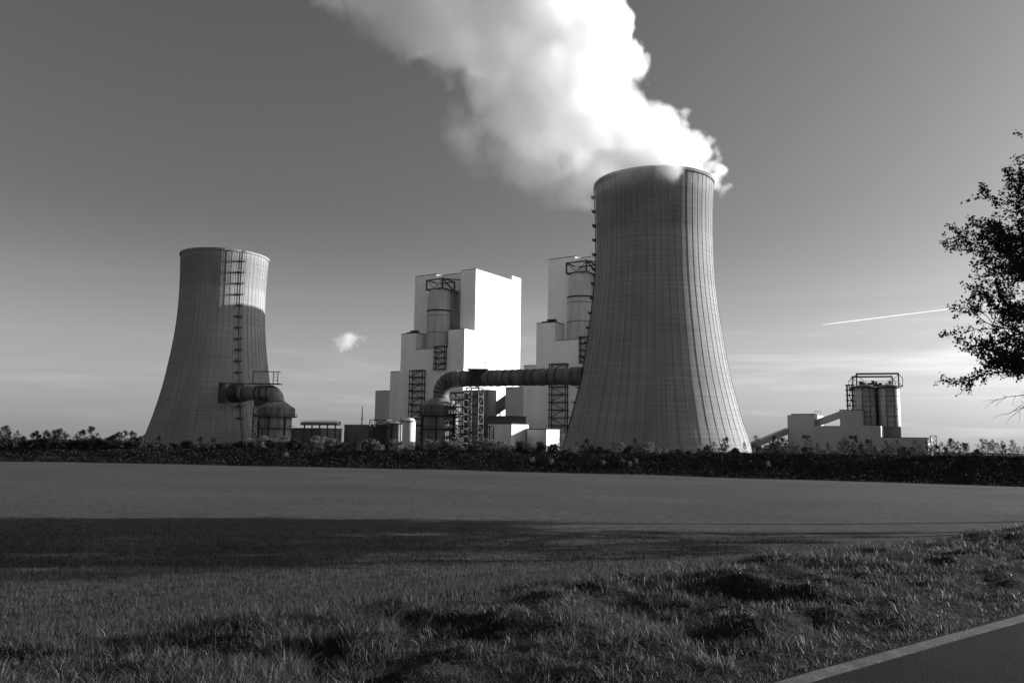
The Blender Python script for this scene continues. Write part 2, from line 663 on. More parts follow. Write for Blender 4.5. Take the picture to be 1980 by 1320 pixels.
def boiler_house():
    root = empty('boiler_house', (BC[0], BC[1], G), AX, 'tall white stepped boiler house whose sunlit side wall stands clear of the towers', 'building', 'twin boiler houses')
    main = MB().prism([(-80, 0), (-51, 0), (-49, 5), (-49, 9), (-19, 9), (-19, 0), (0, 0), (0, 65), (-80, 65)], 0, 178).build('boiler_tower', 'clad', root)
    coping(root, [(-80, 0.2), (-51, 0.2), (-49, 5), (-49, 9.2), (-19, 9.2), (-19, 0.2), (0, 0.2)], 178.1)
    MB().box(-24, -0.3, 66.6, 84.3, 0, 183).build('rear_shaft', 'clad', root)
    MB().box(-14, -4, 65.02, 66.58, 0, 176).build('shaft_joint', 'steel_dark', root)
    MB().box(-82, -0.02, -17, -0.02, 75.6, 97.4).build('middle_block', 'clad', root)
    MB().box(-82, -62, -17, -0.02, 97.4, 114.5).build('shoulder_block', 'clad', root)
    MB().box(-20, -0.01, -17, -0.02, 97.4, 115.0).build('shoulder_block', 'clad', root)
    MB().box(-95, -0.05, -17.6, -0.02, 0, 75.6).build('lower_block', 'clad', root)
    MB().box(-95, -80.05, -0.01, 45, 0, 75.6).build('side_block', 'clad', root)
    MB().box(-115.3, -95.02, -17.3, 40, 0, 56).build('low_wing', 'clad_low', root)
    MB().box(0.02, 29.5, -16.5, -3, 0, 54).build('annexe', 'hall', root)
    coping(root, [(-82, -16.8), (-62, -16.8), (-62, -1)], 114.6)
    coping(root, [(-20, -16.8), (0, -16.8)], 115.1)
    coping(root, [(-95, -17.4), (-82.3, -17.4)], 75.7)
    coping(root, [(-115.2, -17.1), (-95.3, -17.1)], 56.1)
    coping(root, [(0.3, -16.3), (29.4, -16.3), (29.4, -3)], 54.1)
    coping(root, [(-61.7, -16.8), (-20.3, -16.8)], 97.5)
    # rooftop plant on the shoulder
    MB().box(-79, -66, -13, -6, 114.5, 116.6).build('roof_unit', 'steel_dark', root)
    MB().box(-72, -64, -15, -10, 116.62, 117.8).build('roof_unit', 'steel_dark', root)
    # round flue shaft standing in the recess
    sh = MB().lathe([(12.6, 97.5), (12.6, 150), (11.6, 155), (10.2, 158.4)], 48, -41.3, -5.5).build('flue_shaft', 'shaft', root, True)
    for z in (136.5, 131.5, 114.0):
        h = 0.75 if z == 136.5 else 0.25
        MB().lathe([(12.62, z - h), (13.2, z - h), (13.2, z + h), (12.62, z + h)], 48, -41.3, -5.5, False).build('ring', 'steel_dark' if z == 136.5 else 'steel_mid', sh)
    # hopper beside the shaft
    MB().prism([(-32, -3), (-19.1, -3), (-19.1, 8.9), (-32, 8.9)], 120, 157).build('hopper', 'hall', root)
    m = MB()
    m.quadbox([(-27, 0, 97.6), (-22, 0, 97.6), (-22, 6, 97.6), (-27, 6, 97.6), (-32, -2.9, 119.9), (-19.2, -2.9, 119.9), (-19.2, 8.8, 119.9), (-32, 8.8, 119.9)])
    m.build('hopper_cone', 'hall', root)
    # lifting gantry over the shaft
    ga = bpy.data.objects.new('gantry', None)
    COL.objects.link(ga)
    ga.parent = root
    A, B, C_, D = (-51.5, -15), (-31, -15), (-31, 5), (-51.5, 5)
    for (a, b) in ((A, B), (B, C_), (C_, D), (D, A)):
        for z in (158.8, 168.5):
            MB().beam((a[0], a[1], z), (b[0], b[1], z), 1.1).build('beam', 'steel_dark', ga)
    for a in (A, B, C_, D):
        MB().box(a[0] - 0.6, a[0] + 0.6, a[1] - 0.6, a[1] + 0.6, 158.2, 169.2).build('post', 'steel_dark', ga)
    MB().beam((-51.5, -15, 167.9), (-41.5, -15, 159.4), 0.5).build('brace', 'steel_dark', ga)
    MB().beam((-41.5, -15, 159.4), (-31, -15, 167.9), 0.5).build('brace', 'steel_dark', ga)
    MB().beam((-31, -15, 168.4), (-19.2, -0.5, 168.4), 1.0).build('beam', 'steel_dark', ga)
    MB().beam((-31, -14.8, 168.2), (-19.2, -1.0, 150.5), 1.2).build('strut', 'steel_dark', ga)
    external_stair(root, -35, -22, -20.2, -17.4, 75.8, 98.8, 5.5)
    external_stair(root, -64.5, -48, -22.2, -18.0, 0, 75.5, 7.0)
    return root


bh = boiler_house()
b2 = copy_tree(bh)
p2 = uv(164.2, 1.1)
b2.location = (p2[0], p2[1], G)
b2['label'] = 'white stepped boiler house half hidden behind the steaming cooling tower'

# ------------------------------------------------------------------ cooling towers
PROF = [(0.0, 1.0), (0.034, 0.985), (0.12, 0.905), (0.246, 0.812), (0.33, 0.762), (0.415, 0.724), (0.5, 0.688), (0.585, 0.660), (0.65, 0.645), (0.72, 0.637), (0.80, 0.634), (0.88, 0.638), (0.95, 0.646), (1.0, 0.655)]


def prof_r(t):
    ts, rs = zip(*PROF)
    # smooth the profile with a small window
    q = np.linspace(-0.03, 0.03, 7) + t
    return float(np.mean(np.interp(q, ts, rs)))


def cooling_tower(loc, rb, h, label, ladder_deg, n_rib=56):
    root = empty('cooling_tower', loc, 0, label, 'cooling tower', 'twin cooling towers')
    N = 44
    zs = [h * k / N for k in range(N + 1)]
    outer = [(rb * prof_r(z / h), z) for z in zs]
    inner = [(r - 0.9, z) for r, z in reversed(outer)]
    MB().lathe(outer + inner, 128, cap=False).build('shell', 'concrete', root, True)
    rr = rb * prof_r(1.0)
    MB().lathe([(rr + 0.02, h - 1.3), (rr + 0.8, h - 1.3), (rr + 0.8, h + 0.5), (rr - 1.4, h + 0.5), (rr - 1.4, h - 0.1)], 128, cap=False).build('rim_ring', 'rib', root, True)
    # one wind rib, its mesh shared by all of them
    m = MB()
    pts = [(rb * prof_r(k / 22), h * k / 22) for k in range(23)]
    for k, (r, z) in enumerate(pts):
        z = min(z, h - 1.32)
        m.v += [(r - 0.1, -0.20, z), (r + 0.16, -0.14, z), (r + 0.16, 0.14, z), (r - 0.1, 0.20, z)]
    for k in range(22):
        for j in range(3):
            a = k * 4 + j
            m.f.append((a, a + 1, a + 5, a + 4))
    rm = m.mesh('rib', 'rib')
    for i in range(n_rib):
        a = 2 * math.pi * (i + 0.5) / n_rib
        s = math.degrees(a) % 360
        if 100 < s < 160:
            continue                                    # the side turned away from the field
        o = link('rib', rm, root)
        o.rotation_euler = (0, 0, a)
    # ladder with rest platforms
    ld = bpy.data.objects.new('ladder', None)
    COL.objects.link(ld)
    ld.parent = root
    ld.rotation_euler = (0, 0, R(ladder_deg))
    for s in (-0.9, 0.9):
        m = MB()
        q = [(rb * prof_r(k / 30) + 1.0, s, h * k / 30 + 0.5) for k in range(31)]
        for a, b in zip(q[:-1], q[1:]):
            m.beam(a, b, 0.34)
        m.build('rail', 'steel_dark', ld)
    k = 0
    z = 22.0
    while z < h - 2:
        r = rb * prof_r(z / h)
        side = -1 if k % 2 == 0 else -1.15
        MB().box(r + 0.2, r + 3.0, side * 4.2, 1.6, z - 0.35, z + 0.25).build('platform', 'steel_dark', ld)
        MB().box(r + 2.8, r + 3.0, side * 4.2, 1.6, z + 1.0, z + 1.25).build('guard_rail', 'steel_dark', ld)
        z += 9.6
        k += 1
    return root


T2 = (90.0, 498.0, G)
T1 = (-258.0, 700.0, G)
cooling_tower(T2, 57.6, 171.0, 'cooling tower with steam pouring from its rim', 167)
cooling_tower(T1, 57.0, 165.5, 'cooling tower without steam, crossed by the shadow of a boiler house', -47)


# ------------------------------------------------------------------ flue gas ducts and vessels
def duct_rings(parent, pts, r, ks, mat='steel_dark', w=0.45, h=0.4):
    P = [Vector(p) for p in pts]
    for k in ks:
        a = P[k]
        d = (P[min(k + 1, len(P) - 1)] - P[max(k - 1, 0)]).normalized()
        MB().tube([a - d * w, a + d * w], r + h, 32).build('stiffener_ring', mat, parent, True)


def vessel(loc, scale, label):
    root = empty('absorber_vessel', loc, 0, label, 'tank', 'flue gas absorber vessels')
    s = scale
    MB().lathe([(12.4 * s, 0), (12.4 * s, 22.4)], 48).build('tank_body', 'vessel', root, True)
    dk = MB().lathe([(12.5 * s, 22.4), (16.2 * s, 22.4), (16.2 * s, 23.1), (12.5 * s, 23.1)], 48, cap=False).build('gallery', 'steel_dark', root)
    MB().lathe([(16.0 * s, 24.6), (16.15 * s, 24.6), (16.15 * s, 24.85), (16.0 * s, 24.85)], 48, cap=False).build('guard_rail', 'steel_dark', dk)
    for i in range(24):
        a = 2 * math.pi * i / 24
        MB().box(16.0 * s * math.cos(a) - 0.12, 16.0 * s * math.cos(a) + 0.12, 16.0 * s * math.sin(a) - 0.12, 16.0 * s * math.sin(a) + 0.12, 23.1, 24.6).build('rail_post', 'steel_dark', dk)
    MB().lathe([(14.2 * s, 23.1), (14.2 * s, 29.6), (13.0 * s, 30.6)], 48).build('upper_drum', 'duct', root, True)
    for i in range(20):
        a = 2 * math.pi * (i + 0.5) / 20
        MB().box(-0.3, 0.3, -0.25, 0.25, 23.2, 29.7).build('drum_rib', 'steel_mid', root).matrix_local = Matrix.Translation((14.35 * s * math.cos(a), 14.35 * s * math.sin(a), 0)) @ Matrix.Rotation(a, 4, 'Z')
    MB().lathe([(12.8 * s, 30.6), (8.6 * s, 33.6), (6.5 * s, 34.6)], 48).build('cone_roof', 'vessel', root, True)
    d2 = MB().lathe([(12.45 * s, 13.6), (14.6 * s, 13.6), (14.6 * s, 14.2), (12.45 * s, 14.2)], 48, cap=False).build('gallery', 'steel_dark', root)
    MB().lathe([(14.4 * s, 15.6), (14.55 * s, 15.6), (14.55 * s, 15.85), (14.4 * s, 15.85)], 48, cap=False).build('guard_rail', 'steel_dark', d2)
    for i, a in enumerate((200, 235, 262, 290, 320)):
        x, y = 12.9 * s * math.cos(R(a)), 12.9 * s * math.sin(R(a))
        MB().tube([(x, y, 0), (x, y, 13.5 if i % 2 else 22.3)], 0.55, 10).build('riser_pipe', 'steel_mid' if i % 2 else 'steel_dark', root, True)
    return root


def bend_points(base, z_low, z_axis, dirx, diry, rb, length, n=12):
    """up from base to a quarter bend of radius rb, then along (dirx, diry) for length"""
    x, y = base
    pts = [(x, y, z_low)]
    for k in range(n + 1):
        t = math.pi / 2 * k / n
        pts.append((x + dirx * rb * (1 - math.cos(t)), y + diry * rb * (1 - math.cos(t)), z_axis - rb + rb * math.sin(t)))
    pts.append((x + dirx * (rb + length), y + diry * (rb + length), z_axis))
    return pts


# duct to the steaming tower
A2 = (-48.0, 545.0)
vessel((A2[0], A2[1], G), 0.98, 'round absorber vessel with dark galleries in front of the stepped boiler house')
dx, dy = 43.0 - A2[0], 503.0 - A2[1]
L2 = math.hypot(dx, dy)
dx, dy = dx / L2, dy / L2
d2root = empty('flue_gas_duct', (A2[0], A2[1], G), 0, 'long round duct running from the absorber vessel into the steaming tower', 'pipe', 'flue gas ducts')
z_ax = 47.8
pts = bend_points((0, 0), 33.9, z_ax, dx, dy, 10.5, L2 - 9.0, 12)
pipe_r = 5.35
MB().tube(pts, pipe_r, 36).build('duct_shell', 'duct', d2root, True)
duct_rings(d2root, pts, pipe_r, range(2, 13, 2), w=0.35, h=0.35)
rng = random.Random(4)
for k in range(16):
    t = 12 + k * (L2 - 22) / 15
    c = Vector((dx * t, dy * t, z_ax))
    d = Vector((dx, dy, 0))
    w = 0.3 if k % 3 else 1.3
    MB().tube([c - d * w, c + d * w], pipe_r + 0.3, 36).build('stiffener_ring', 'steel_dark' if k % 3 else 'duct', d2root, True)
MB().tube([Vector((dx * (L2 - 5), dy * (L2 - 5), z_ax)), Vector((dx * (L2 + 3), dy * (L2 + 3), z_ax))], pipe_r + 0.7, 36).build('wall_collar', 'duct', d2root, True)
# valve platform with a small davit on the duct
c = Vector((dx * 28, dy * 28, z_ax))
MB().box(c.x - 7, c.x + 7, c.y - 4, c.y + 4, z_ax + pipe_r + 0.35, z_ax + pipe_r + 1.0).build('platform', 'steel_dark', d2root)
MB().box(c.x - 7, c.x + 7, c.y - 4.1, c.y - 3.9, z_ax + pipe_r + 2.0, z_ax + pipe_r + 2.3).build('guard_rail', 'steel_dark', d2root)
MB().box(c.x + 4.4, c.x + 4.9, c.y - 2, c.y - 1.5, z_ax + pipe_r + 1, z_ax + pipe_r + 11.5).build('davit_post', 'steel_mid', d2root)
MB().beam((c.x + 4.9, c.y - 1.8, z_ax + pipe_r + 11.2), (c.x - 0.5, c.y - 1.8, z_ax + pipe_r + 13.0), 0.4).build('davit_arm', 'steel_mid', d2root)
MB().box(c.x + 2.6, c.x + 6.6, c.y - 2.6, c.y - 1.0, z_ax + pipe_r + 5.0, z_ax + pipe_r + 5.4).build('davit_deck', 'steel_mid', d2root)
MB().box(c.x - 5.5, c.x + 5.5, c.y - 6.6, c.y - 5.6, z_ax - 4.5, z_ax + 5.0).build('access_panel', 'steel_dark', d2root)


def lattice_tower(name, loc, rz, w, dpt, h, bay, label, cat, mat='steel_dark', t=0.6, group=None):
    root = empty(name, loc, rz, label, cat, group)
    c4 = [(-w / 2, -dpt / 2), (w / 2, -dpt / 2), (w / 2, dpt / 2), (-w / 2, dpt / 2)]
    for a in c4:
        MB().box(a[0] - t / 2, a[0] + t / 2, a[1] - t / 2, a[1] + t / 2, 0, h).build('leg', mat, root)
    n = int(round(h / bay))
    for k in range(n + 1):
        z = h * k / n
        for i in range(4):
            a, b = c4[i], c4[(i + 1) % 4]
            MB().beam((a[0], a[1], z), (b[0], b[1], z), t * 0.8).build('crossbar', mat, root)
            if k < n:
                z2 = h * (k + 1) / n
                p, q = (a, b) if k % 2 else (b, a)
                MB().beam((p[0], p[1], z), (q[0], q[1], z2), t * 0.55).build('brace', mat, root)
    return root


SA = math.atan2(dy, dx)
lattice_tower('duct_support_tower', (A2[0] + dx * 26, A2[1] + dy * 26, G), SA, 9.0, 7.5, z_ax - pipe_r - 0.9, 6.0, 'dark steel lattice tower carrying the long round duct', 'steel tower')
st = empty('stair_tower', (A2[0] + dx * 17 - 2, A2[1] + dy * 17 - 6, G), SA, 'open steel stair tower squeezed between the absorber vessel and duct support', 'stair tower')
external_stair(st, -4.5, 4.5, -3, 3, 0, 38, 4.6, 'stair')
lattice_tower('pipe_rack', (A2[0] + dx * 24 + 3, A2[1] + dy * 24 - 16, G), SA, 24, 6, 16, 5.3, 'low steel pipe rack at the foot of the duct support tower', 'pipe rack')

# duct to the idle tower
A1 = (-186.5, 635.0)
vessel((A1[0], A1[1], G), 1.0, 'round absorber vessel with dark galleries in front of the idle cooling tower')
ex, ey = -230.0 - A1[0], 657.0 - A1[1]
L1 = math.hypot(ex, ey)
ex, ey = ex / L1, ey / L1
d1root = empty('flue_gas_duct', (A1[0], A1[1], G), 0, 'short round duct bending from the absorber vessel into the idle tower', 'pipe', 'flue gas ducts')
z_a1 = 42.0
pts = bend_points((0, 0), 33.9, z_a1, ex, ey, 7.6, L1 - 5.0, 12)
MB().tube(pts, 5.9, 36).build('duct_shell', 'vessel', d1root, True)
duct_rings(d1root, pts, 5.9, (1,), w=0.5, h=0.8)
duct_rings(d1root, pts, 5.9, (12,), w=0.5, h=0.3)
for t in (14.0, 19.0, 33.0):
    c = Vector((ex * t, ey * t, z_a1))
    d = Vector((ex, ey, 0))
    MB().tube([c - d * 0.5, c + d * 0.5], 6.4, 36).build('stiffener_ring', 'steel_dark', d1root, True)
c = Vector((ex * 41, ey * 41, z_a1))
MB().tube([c - Vector((ex, ey, 0)) * 2.0, c + Vector((ex, ey, 0)) * 7], 7.8, 36).build('wall_collar', 'steel_dark', d1root, True)
m = MB().box(-20, 3, -4.5, 3.0, z_a1 + 6.4, z_a1 + 7.0)
m.build('platform', 'steel_dark', d1root)
MB().box(-40, -14, -5.5, -3.8, z_a1 + 6.1, z_a1 + 6.8).build('walkway', 'steel_dark', d1root)
MB().box(-44.5, -42, -6.5, 2, z_a1 - 9, z_a1 + 7.0).build('wall_platform', 'steel_dark', d1root)
for x in (-18.5, -2.4, 1.2):
    MB().box(x - 0.25, x + 0.25, -4.4, -3.9, z_a1 + 7, z_a1 + 16.5).build('hoist_post', 'steel_dark', d1root)
MB().box(-18.8, 3.2, -4.4, -3.9, z_a1 + 15.9, z_a1 + 16.5).build('hoist_beam', 'steel_dark', d1root)
for k in range(3):
    MB().box(-2.2, 1.0, -4.3, -4.0, z_a1 + 9.3 + 2.4 * k, z_a1 + 9.6 + 2.4 * k).build('rung', 'steel_dark', d1root)
MB().box(-17, -7, -3, 3, z_a1 - 11.2, z_a1 - 6.0).build('underframe', 'steel_dark', d1root)
lattice_tower('duct_support_tower', (A1[0] - 14.8, A1[1] + 4, G), SA, 6.0, 6.0, 30.0, 6.0, 'steel lattice prop under the short duct of the idle tower', 'steel tower')


# ------------------------------------------------------------------ low buildings of the yard
def hall(name, loc, w, dpt, h, label, cat='building', mat='hall', roof='coping', rz=AX, doors=0, front=None, group=None):
    root = empty(name, loc, rz, label, cat, group)
    MB().box(0, w, 0, dpt, 0, h).build('wall', mat, root)
    MB().box(-0.4, w + 0.4, -0.4, dpt + 0.4, h + 0.003, h + 0.6).build('roof', roof, root)
    for k in range(doors):
        x = w * (k + 0.5) / doors
        dr = MB().box(x - 1.8, x + 1.8, -0.12, -0.003, 0.1, 4.4).build('door', 'steel_mid', root)
        MB().box(x - 1.2, x + 1.2, -0.16, -0.123, 3.0, 3.9).build('window', 'glass', dr)
    return root


hall('workshop', (-15.8, 562, G), 19.6, 22, 18.0, 'pale flat roofed workshop with one sunlit end between duct and embankment', mat='bright', doors=2)
hall('workshop', (11.5, 566, G), 16.0, 18, 14.8, 'small flat roofed workshop tucked against the foot of the steaming tower', mat='bright', doors=2)
hall('low_hall', (-150, 722, G), 62, 30, 18.2, 'long dark low hall beyond the shrubs beneath the thin mast', mat='hall')
hall('low_hall', (-197, 716, G), 40, 24, 14.5, 'grey low hall right behind the idle tower absorber vessel', mat='hall')
hall('pump_house', (30, 600, G), 26, 14, 12.8, 'dark low pump house crouching under the long round duct', mat='hall')

# pipe bridge running from the idle tower absorber vessel
pb = empty('pipe_bridge', (-172, 668, G), AX, 'dark pipe bridge on trestles leading away from the idle tower vessel', 'pipe bridge')
for k in range(5):
    MB().box(k * 9 - 0.4, k * 9 + 0.4, -0.4, 0.4, 0, 17).build('trestle', 'steel_dark', pb)
MB().box(-3, 40, -2.2, 2.2, 17.003, 18.2).build('deck', 'steel_dark', pb)
for y, z, r in ((-1.3, 19.0, 0.7), (0.3, 18.9, 0.6), (1.4, 19.2, 0.85)):
    MB().tube([(-3, y, z), (40, y, z)], r, 10).build('pipe', 'bright' if y < -1 else 'steel_mid', pb, True)
MB().box(-3, 40, -2.2, -2.0, 20.6, 20.9).build('guard_rail', 'steel_dark', pb)

mast = empty('mast', (-130.6, 702, G), 0, 'thin lone mast rising above the long dark low hall', 'mast')
MB().tube([(0, 0, 0), (0, 0, 24), (0, 0, 35)], [0.75, 0.55, 0.35], 8).build('pole', 'steel_mid', mast)
MB().box(-1.3, 1.3, -0.2, 0.2, 23.5, 24.0).build('crossarm', 'steel_dark', mast)

# tanks and gear at the foot of the first boiler house
tk = empty('storage_tank', (-71.5, 562, G), 0, 'small upright sunlit storage tank at the foot of the stepped building', 'tank')
MB().lathe([(4.6, 0), (4.6, 19.5), (3.2, 21.2), (0.4, 21.8)], 28).build('tank_body', 'bright', tk, True)
MB().tube([(-5.3, -2.0, 0), (-5.3, -2.0, 22.5)], 0.4, 8).build('vent_pipe', 'steel_dark', tk, True)
MB().lathe([(4.62, 19.0), (5.4, 19.0), (5.4, 19.5), (4.62, 19.5)], 28, cap=False).build('gallery', 'steel_dark', tk)
tk2 = empty('storage_tank', (-82.0, 570, G), 0, 'squat grey storage tank beside the small sunlit one', 'tank')
MB().lathe([(6.0, 0), (6.0, 17.5), (0.5, 19.0)], 28).build('tank_body', 'vessel', tk2, True)
MB().lathe([(6.02, 17.2), (6.8, 17.2), (6.8, 17.7), (6.02, 17.7)], 28, cap=False).build('gallery', 'steel_dark', tk2)
hall('switch_house', (-101, 582, G), 20, 12, 16.5, 'dark boxy switch house at the low wing of the stepped building', mat='steel_dark', rz=AX)
lattice_tower('pipe_rack', (-92, 566, G), AX, 16, 5, 20, 5.0, 'steel pipe rack in front of the dark boxy switch house', 'pipe rack')

# inclined coal gallery between the two boiler houses
cg = empty('conveyor_gallery', (0, 0, 0), 0, 'dark covered coal conveyor climbing between the two boiler houses', 'conveyor')
P0, P1 = Vector((-27.0, 792.0, 24.0)), Vector((-5.5, 790.0, 39.5))
sd_ = Vector((0, 8, 0))
m = MB()
low, hi = 8.0, 6.0
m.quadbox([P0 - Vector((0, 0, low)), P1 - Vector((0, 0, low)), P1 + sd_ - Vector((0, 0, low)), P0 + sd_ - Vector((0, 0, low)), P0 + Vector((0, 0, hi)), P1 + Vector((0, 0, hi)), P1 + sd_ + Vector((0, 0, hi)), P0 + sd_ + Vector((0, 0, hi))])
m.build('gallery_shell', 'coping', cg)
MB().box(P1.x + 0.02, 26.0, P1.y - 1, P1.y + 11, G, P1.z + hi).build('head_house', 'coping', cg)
for a in (0.25, 0.75):
    p = P0.lerp(P1, a)
    MB().box(p.x - 0.7, p.x + 0.7, p.y + 3, p.y + 4.4, G, p.z - low - 0.02).build('trestle', 'steel_dark', cg)
MB().beam(P0 - Vector((0, 0.3, 1.5)), P1 - Vector((0, 0.3, 1.5)), 0.5, 0.6).build('side_rail', 'steel_mid', cg)
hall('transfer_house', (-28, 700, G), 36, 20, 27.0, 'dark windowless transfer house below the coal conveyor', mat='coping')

# ------------------------------------------------------------------ ash silo plant
SO = (186.7, 540.0, G)
sp = empty('silo_plant_building', SO, AX, 'grey stepped block building below the steel silos', 'building')
MB().box(0, 17.4, 0, 28, 0, 26.6).build('tall_block', 'silo_clad', sp)
MB().box(2.5, 17.2, 0.2, 27.8, 26.603, 27.4).build('roof', 'coping', sp)
MB().box(17.42, 57.7, 0.05, 30, 0, 19.4).build('long_block', 'silo_clad', sp)
MB().box(33.4, 46.7, 0.1, 18, 19.403, 29.5).build('upper_block', 'silo_clad', sp)
MB().box(33.2, 46.9, -0.1, 18.2, 29.503, 29.9).build('roof', 'coping', sp)
MB().box(57.72, 84.0, 0.0, 26, 0, 12.0).build('low_block', 'silo_clad', sp)
MB().box(57.6, 84.2, -0.2, 26.2, 12.003, 12.35).build('roof', 'coping', sp)
for x in (9.5, 38.5):
    w = MB().box(x, x + 5.0, -0.12, -0.003, 11.0, 12.9).build('window', 'glass', sp)
    MB().box(x - 0.3, x + 5.3, -0.2, -0.121, 12.9, 13.2).build('lintel', 'coping', w)
    MB().box(x + 2.4, x + 2.6, -0.18, -0.121, 11.0, 12.9).build('glazing_bar', 'steel_mid', w)
m = MB()
m.beam((17.5, 6, 21.2), (33.3, 6, 27.0), 4.0, 4.2)
m.build('link_gallery', 'silo_clad', sp)
for x in (12.0, 14.0, 16.0):
    MB().box(x, x + 0.25, 25.5, 25.75, 27.4, 30.0).build('rail_post', 'steel_mid', sp)
MB().box(11.8, 16.5, 25.5, 25.75, 29.8, 30.05).build('guard_rail', 'steel_mid', sp)

SG = (SO[0] + UX[0] * 51.8 + UY[0] * 23, SO[1] + UX[1] * 51.8 + UY[1] * 23)
SRZ = R(-17)
cr, sr = math.cos(SRZ), math.sin(SRZ)
silo_proto = None
SL = {0: 'steel silo with ladder standing over the long grey block', 1: 'steel silo with sunlit edge standing over the dark support frame', 2: 'steel silo half hidden at the back, its bright edge beside the frame', 3: 'steel silo mostly hidden behind the one with the ladder'}
for i, (a, b) in enumerate(((-7.2, -6.0), (7.0, -6.8), (7.4, 7.6), (-6.8, 7.6))):
    lx, ly = SG[0] + cr * a - sr * b, SG[1] + sr * a + cr * b
    if silo_proto is None:
        s_ = empty('silo', (lx, ly, G), SRZ, SL[0], 'silo', 'steel silos')
        b_ = MB().lathe([(6.6, 19.3), (6.6, 45.0), (5.6, 46.2), (0.6, 47.2)], 40).build('silo_shell', 'silo', s_, True)
        for z in (26, 32.5, 39):
            MB().lathe([(6.61, z - 0.12), (6.8, z - 0.12), (6.8, z + 0.12), (6.61, z + 0.12)], 40, cap=False).build('hoop', 'steel_mid', b_)
        MB().lathe([(6.62, 44.2), (7.5, 44.2), (7.5, 44.8), (6.62, 44.8)], 40, cap=False).build('gallery', 'steel_dark', s_)
        for x in (-2.4, 2.2):
            yy = -math.sqrt(6.6 ** 2 - x * x) - 0.15
            MB().box(x - 0.14, x + 0.14, yy - 0.14, yy + 0.14, 19.5, 44.1).build('riser_pipe', 'steel_dark', s_)
        for k in range(7):
            MB().box(-2.3, 2.1, -6.95, -6.68, 22 + 3.4 * k, 22.2 + 3.4 * k).build('rung', 'steel_dark', s_)
        MB().box(3.9, 4.5, -6.2, -5.6, 30, 31).build('lamp', 'bright', s_)
        MB().box(-5.6, 5.6, -5.6, 5.6, 0, 19.28).build('support_frame', 'hall', s_)
        silo_proto = s_
    else:
        s_ = copy_tree(silo_proto)
        s_.location = (lx, ly, G)
        s_['label'] = SL[i]

gf = empty('roof_gantry', (SG[0], SG[1], G), SRZ, 'open steel gantry frame crowning the group of silos', 'gantry')
X0, X1, Y0, Y1 = -14.6, 14.6, -14.0, 14.6
for (a, b) in ((X0, Y0), (X1, Y0), (X1, Y1), (X0, Y1)):
    MB().box(a * 0.86 - 0.35, a * 0.86 + 0.35, b * 0.86 - 0.35, b * 0.86 + 0.35, 45.0, 53.6).build('post', 'steel_dark', gf)
    MB().beam((a, b, 45.2), (a, b, 50.4), 0.35).build('outrigger_post', 'steel_mid', gf)
    MB().beam((a, b, 50.4), (a * 0.86, b * 0.86, 53.4), 0.4).build('outrigger_brace', 'steel_mid', gf)
    MB().beam((a, b, 45.2), (a * 0.86, b * 0.86, 47.5), 0.35).build('outrigger_brace', 'steel_mid', gf)
for b in (Y0 * 0.86, Y1 * 0.86):
    MB().beam((X0 * 0.88, b, 53.5), (X1 * 0.88, b, 53.5), 0.9, 1.1).build('crane_rail', 'steel_dark', gf)
    MB().beam((X0 * 0.86, b, 53.0), (X0 * 0.4, b, 46.5), 0.3).build('brace', 'steel_mid', gf)
    MB().beam((X1 * 0.86, b, 53.0), (X1 * 0.45, b, 46.5), 0.3).build('brace', 'steel_mid', gf)
MB().box(X0, X1, Y0, Y0 + 0.5, 44.9, 45.4).build('edge_beam', 'steel_dark', gf)
MB().box(X0, X1, Y1 - 0.5, Y1, 44.9, 45.4).build('edge_beam', 'steel_dark', gf)
MB().box(X0, X0 + 0.5, Y0 + 0.52, Y1 - 0.52, 44.9, 45.4).build('edge_beam', 'steel_dark', gf)
MB().box(X1 - 0.5, X1, Y0 + 0.52, Y1 - 0.52, 44.9, 45.4).build('edge_beam', 'steel_dark', gf)
rr_ = random.Random(8)
for k in range(16):
    x, y = rr_.uniform(-10, 10), rr_.uniform(-10, 9)
    MB().box(x - 0.7, x + rr_.uniform(0.6, 2.2), y - 0.6, y + 0.6, 46.2, 47.0 + rr_.uniform(0.4, 2.4)).build('filter_unit', 'steel_dark', gf)
MB().box(-12, 12, Y0 * 0.8, Y0 * 0.8 + 0.25, 48.6, 48.85).build('guard_rail', 'steel_mid', gf)
MB().box(-12, 12, Y0 * 0.8, Y0 * 0.8 + 0.25, 47.4, 47.65).build('guard_rail', 'steel_mid', gf)

sst = empty('stair_tower', (SG[0] + cr * -16.4 - sr * -6, SG[1] + sr * -16.4 + cr * -6, G), SRZ, 'slim steel stair tower climbing the side of the silo group', 'stair tower')
external_stair(sst, -1.6, 1.6, -1.6, 1.6, 19.5, 46.5, 3.6, 'stair')

# conveyor rising to the silo plant
cv = empty('conveyor_gallery', (0, 0, 0), 0, 'grey covered conveyor rising to the silo plant building', 'conveyor')
m = MB()
m.beam((151, 522, -2.6), (188, 542.5, 10.2), 4.2, 3.6)
m.build('gallery_shell', 'silo_clad', cv)
for a in (0.3, 0.65):
    p = Vector((151, 522, -4.5)).lerp(Vector((188, 542.5, 8.2)), a)
    MB().box(p.x - 0.5, p.x + 0.5, p.y - 0.5, p.y + 0.5, G, p.z - 0.1).build('trestle', 'steel_dark', cv)
hall('loading_shed', (167, 520, G), 16, 9, 5.2, 'low flat roofed loading shed beneath the rising grey conveyor', mat='hall', rz=AX)
lt = lattice_tower('access_tower', (SO[0] + UX[0] * 87 + UY[0] * 2, SO[1] + UX[1] * 87 + UY[1] * 2, G), AX, 3.2, 3.2, 13.5, 3.4, 'small pale scaffold stair at the end of the silo plant', 'stair tower', 'steel_mid', 0.3)


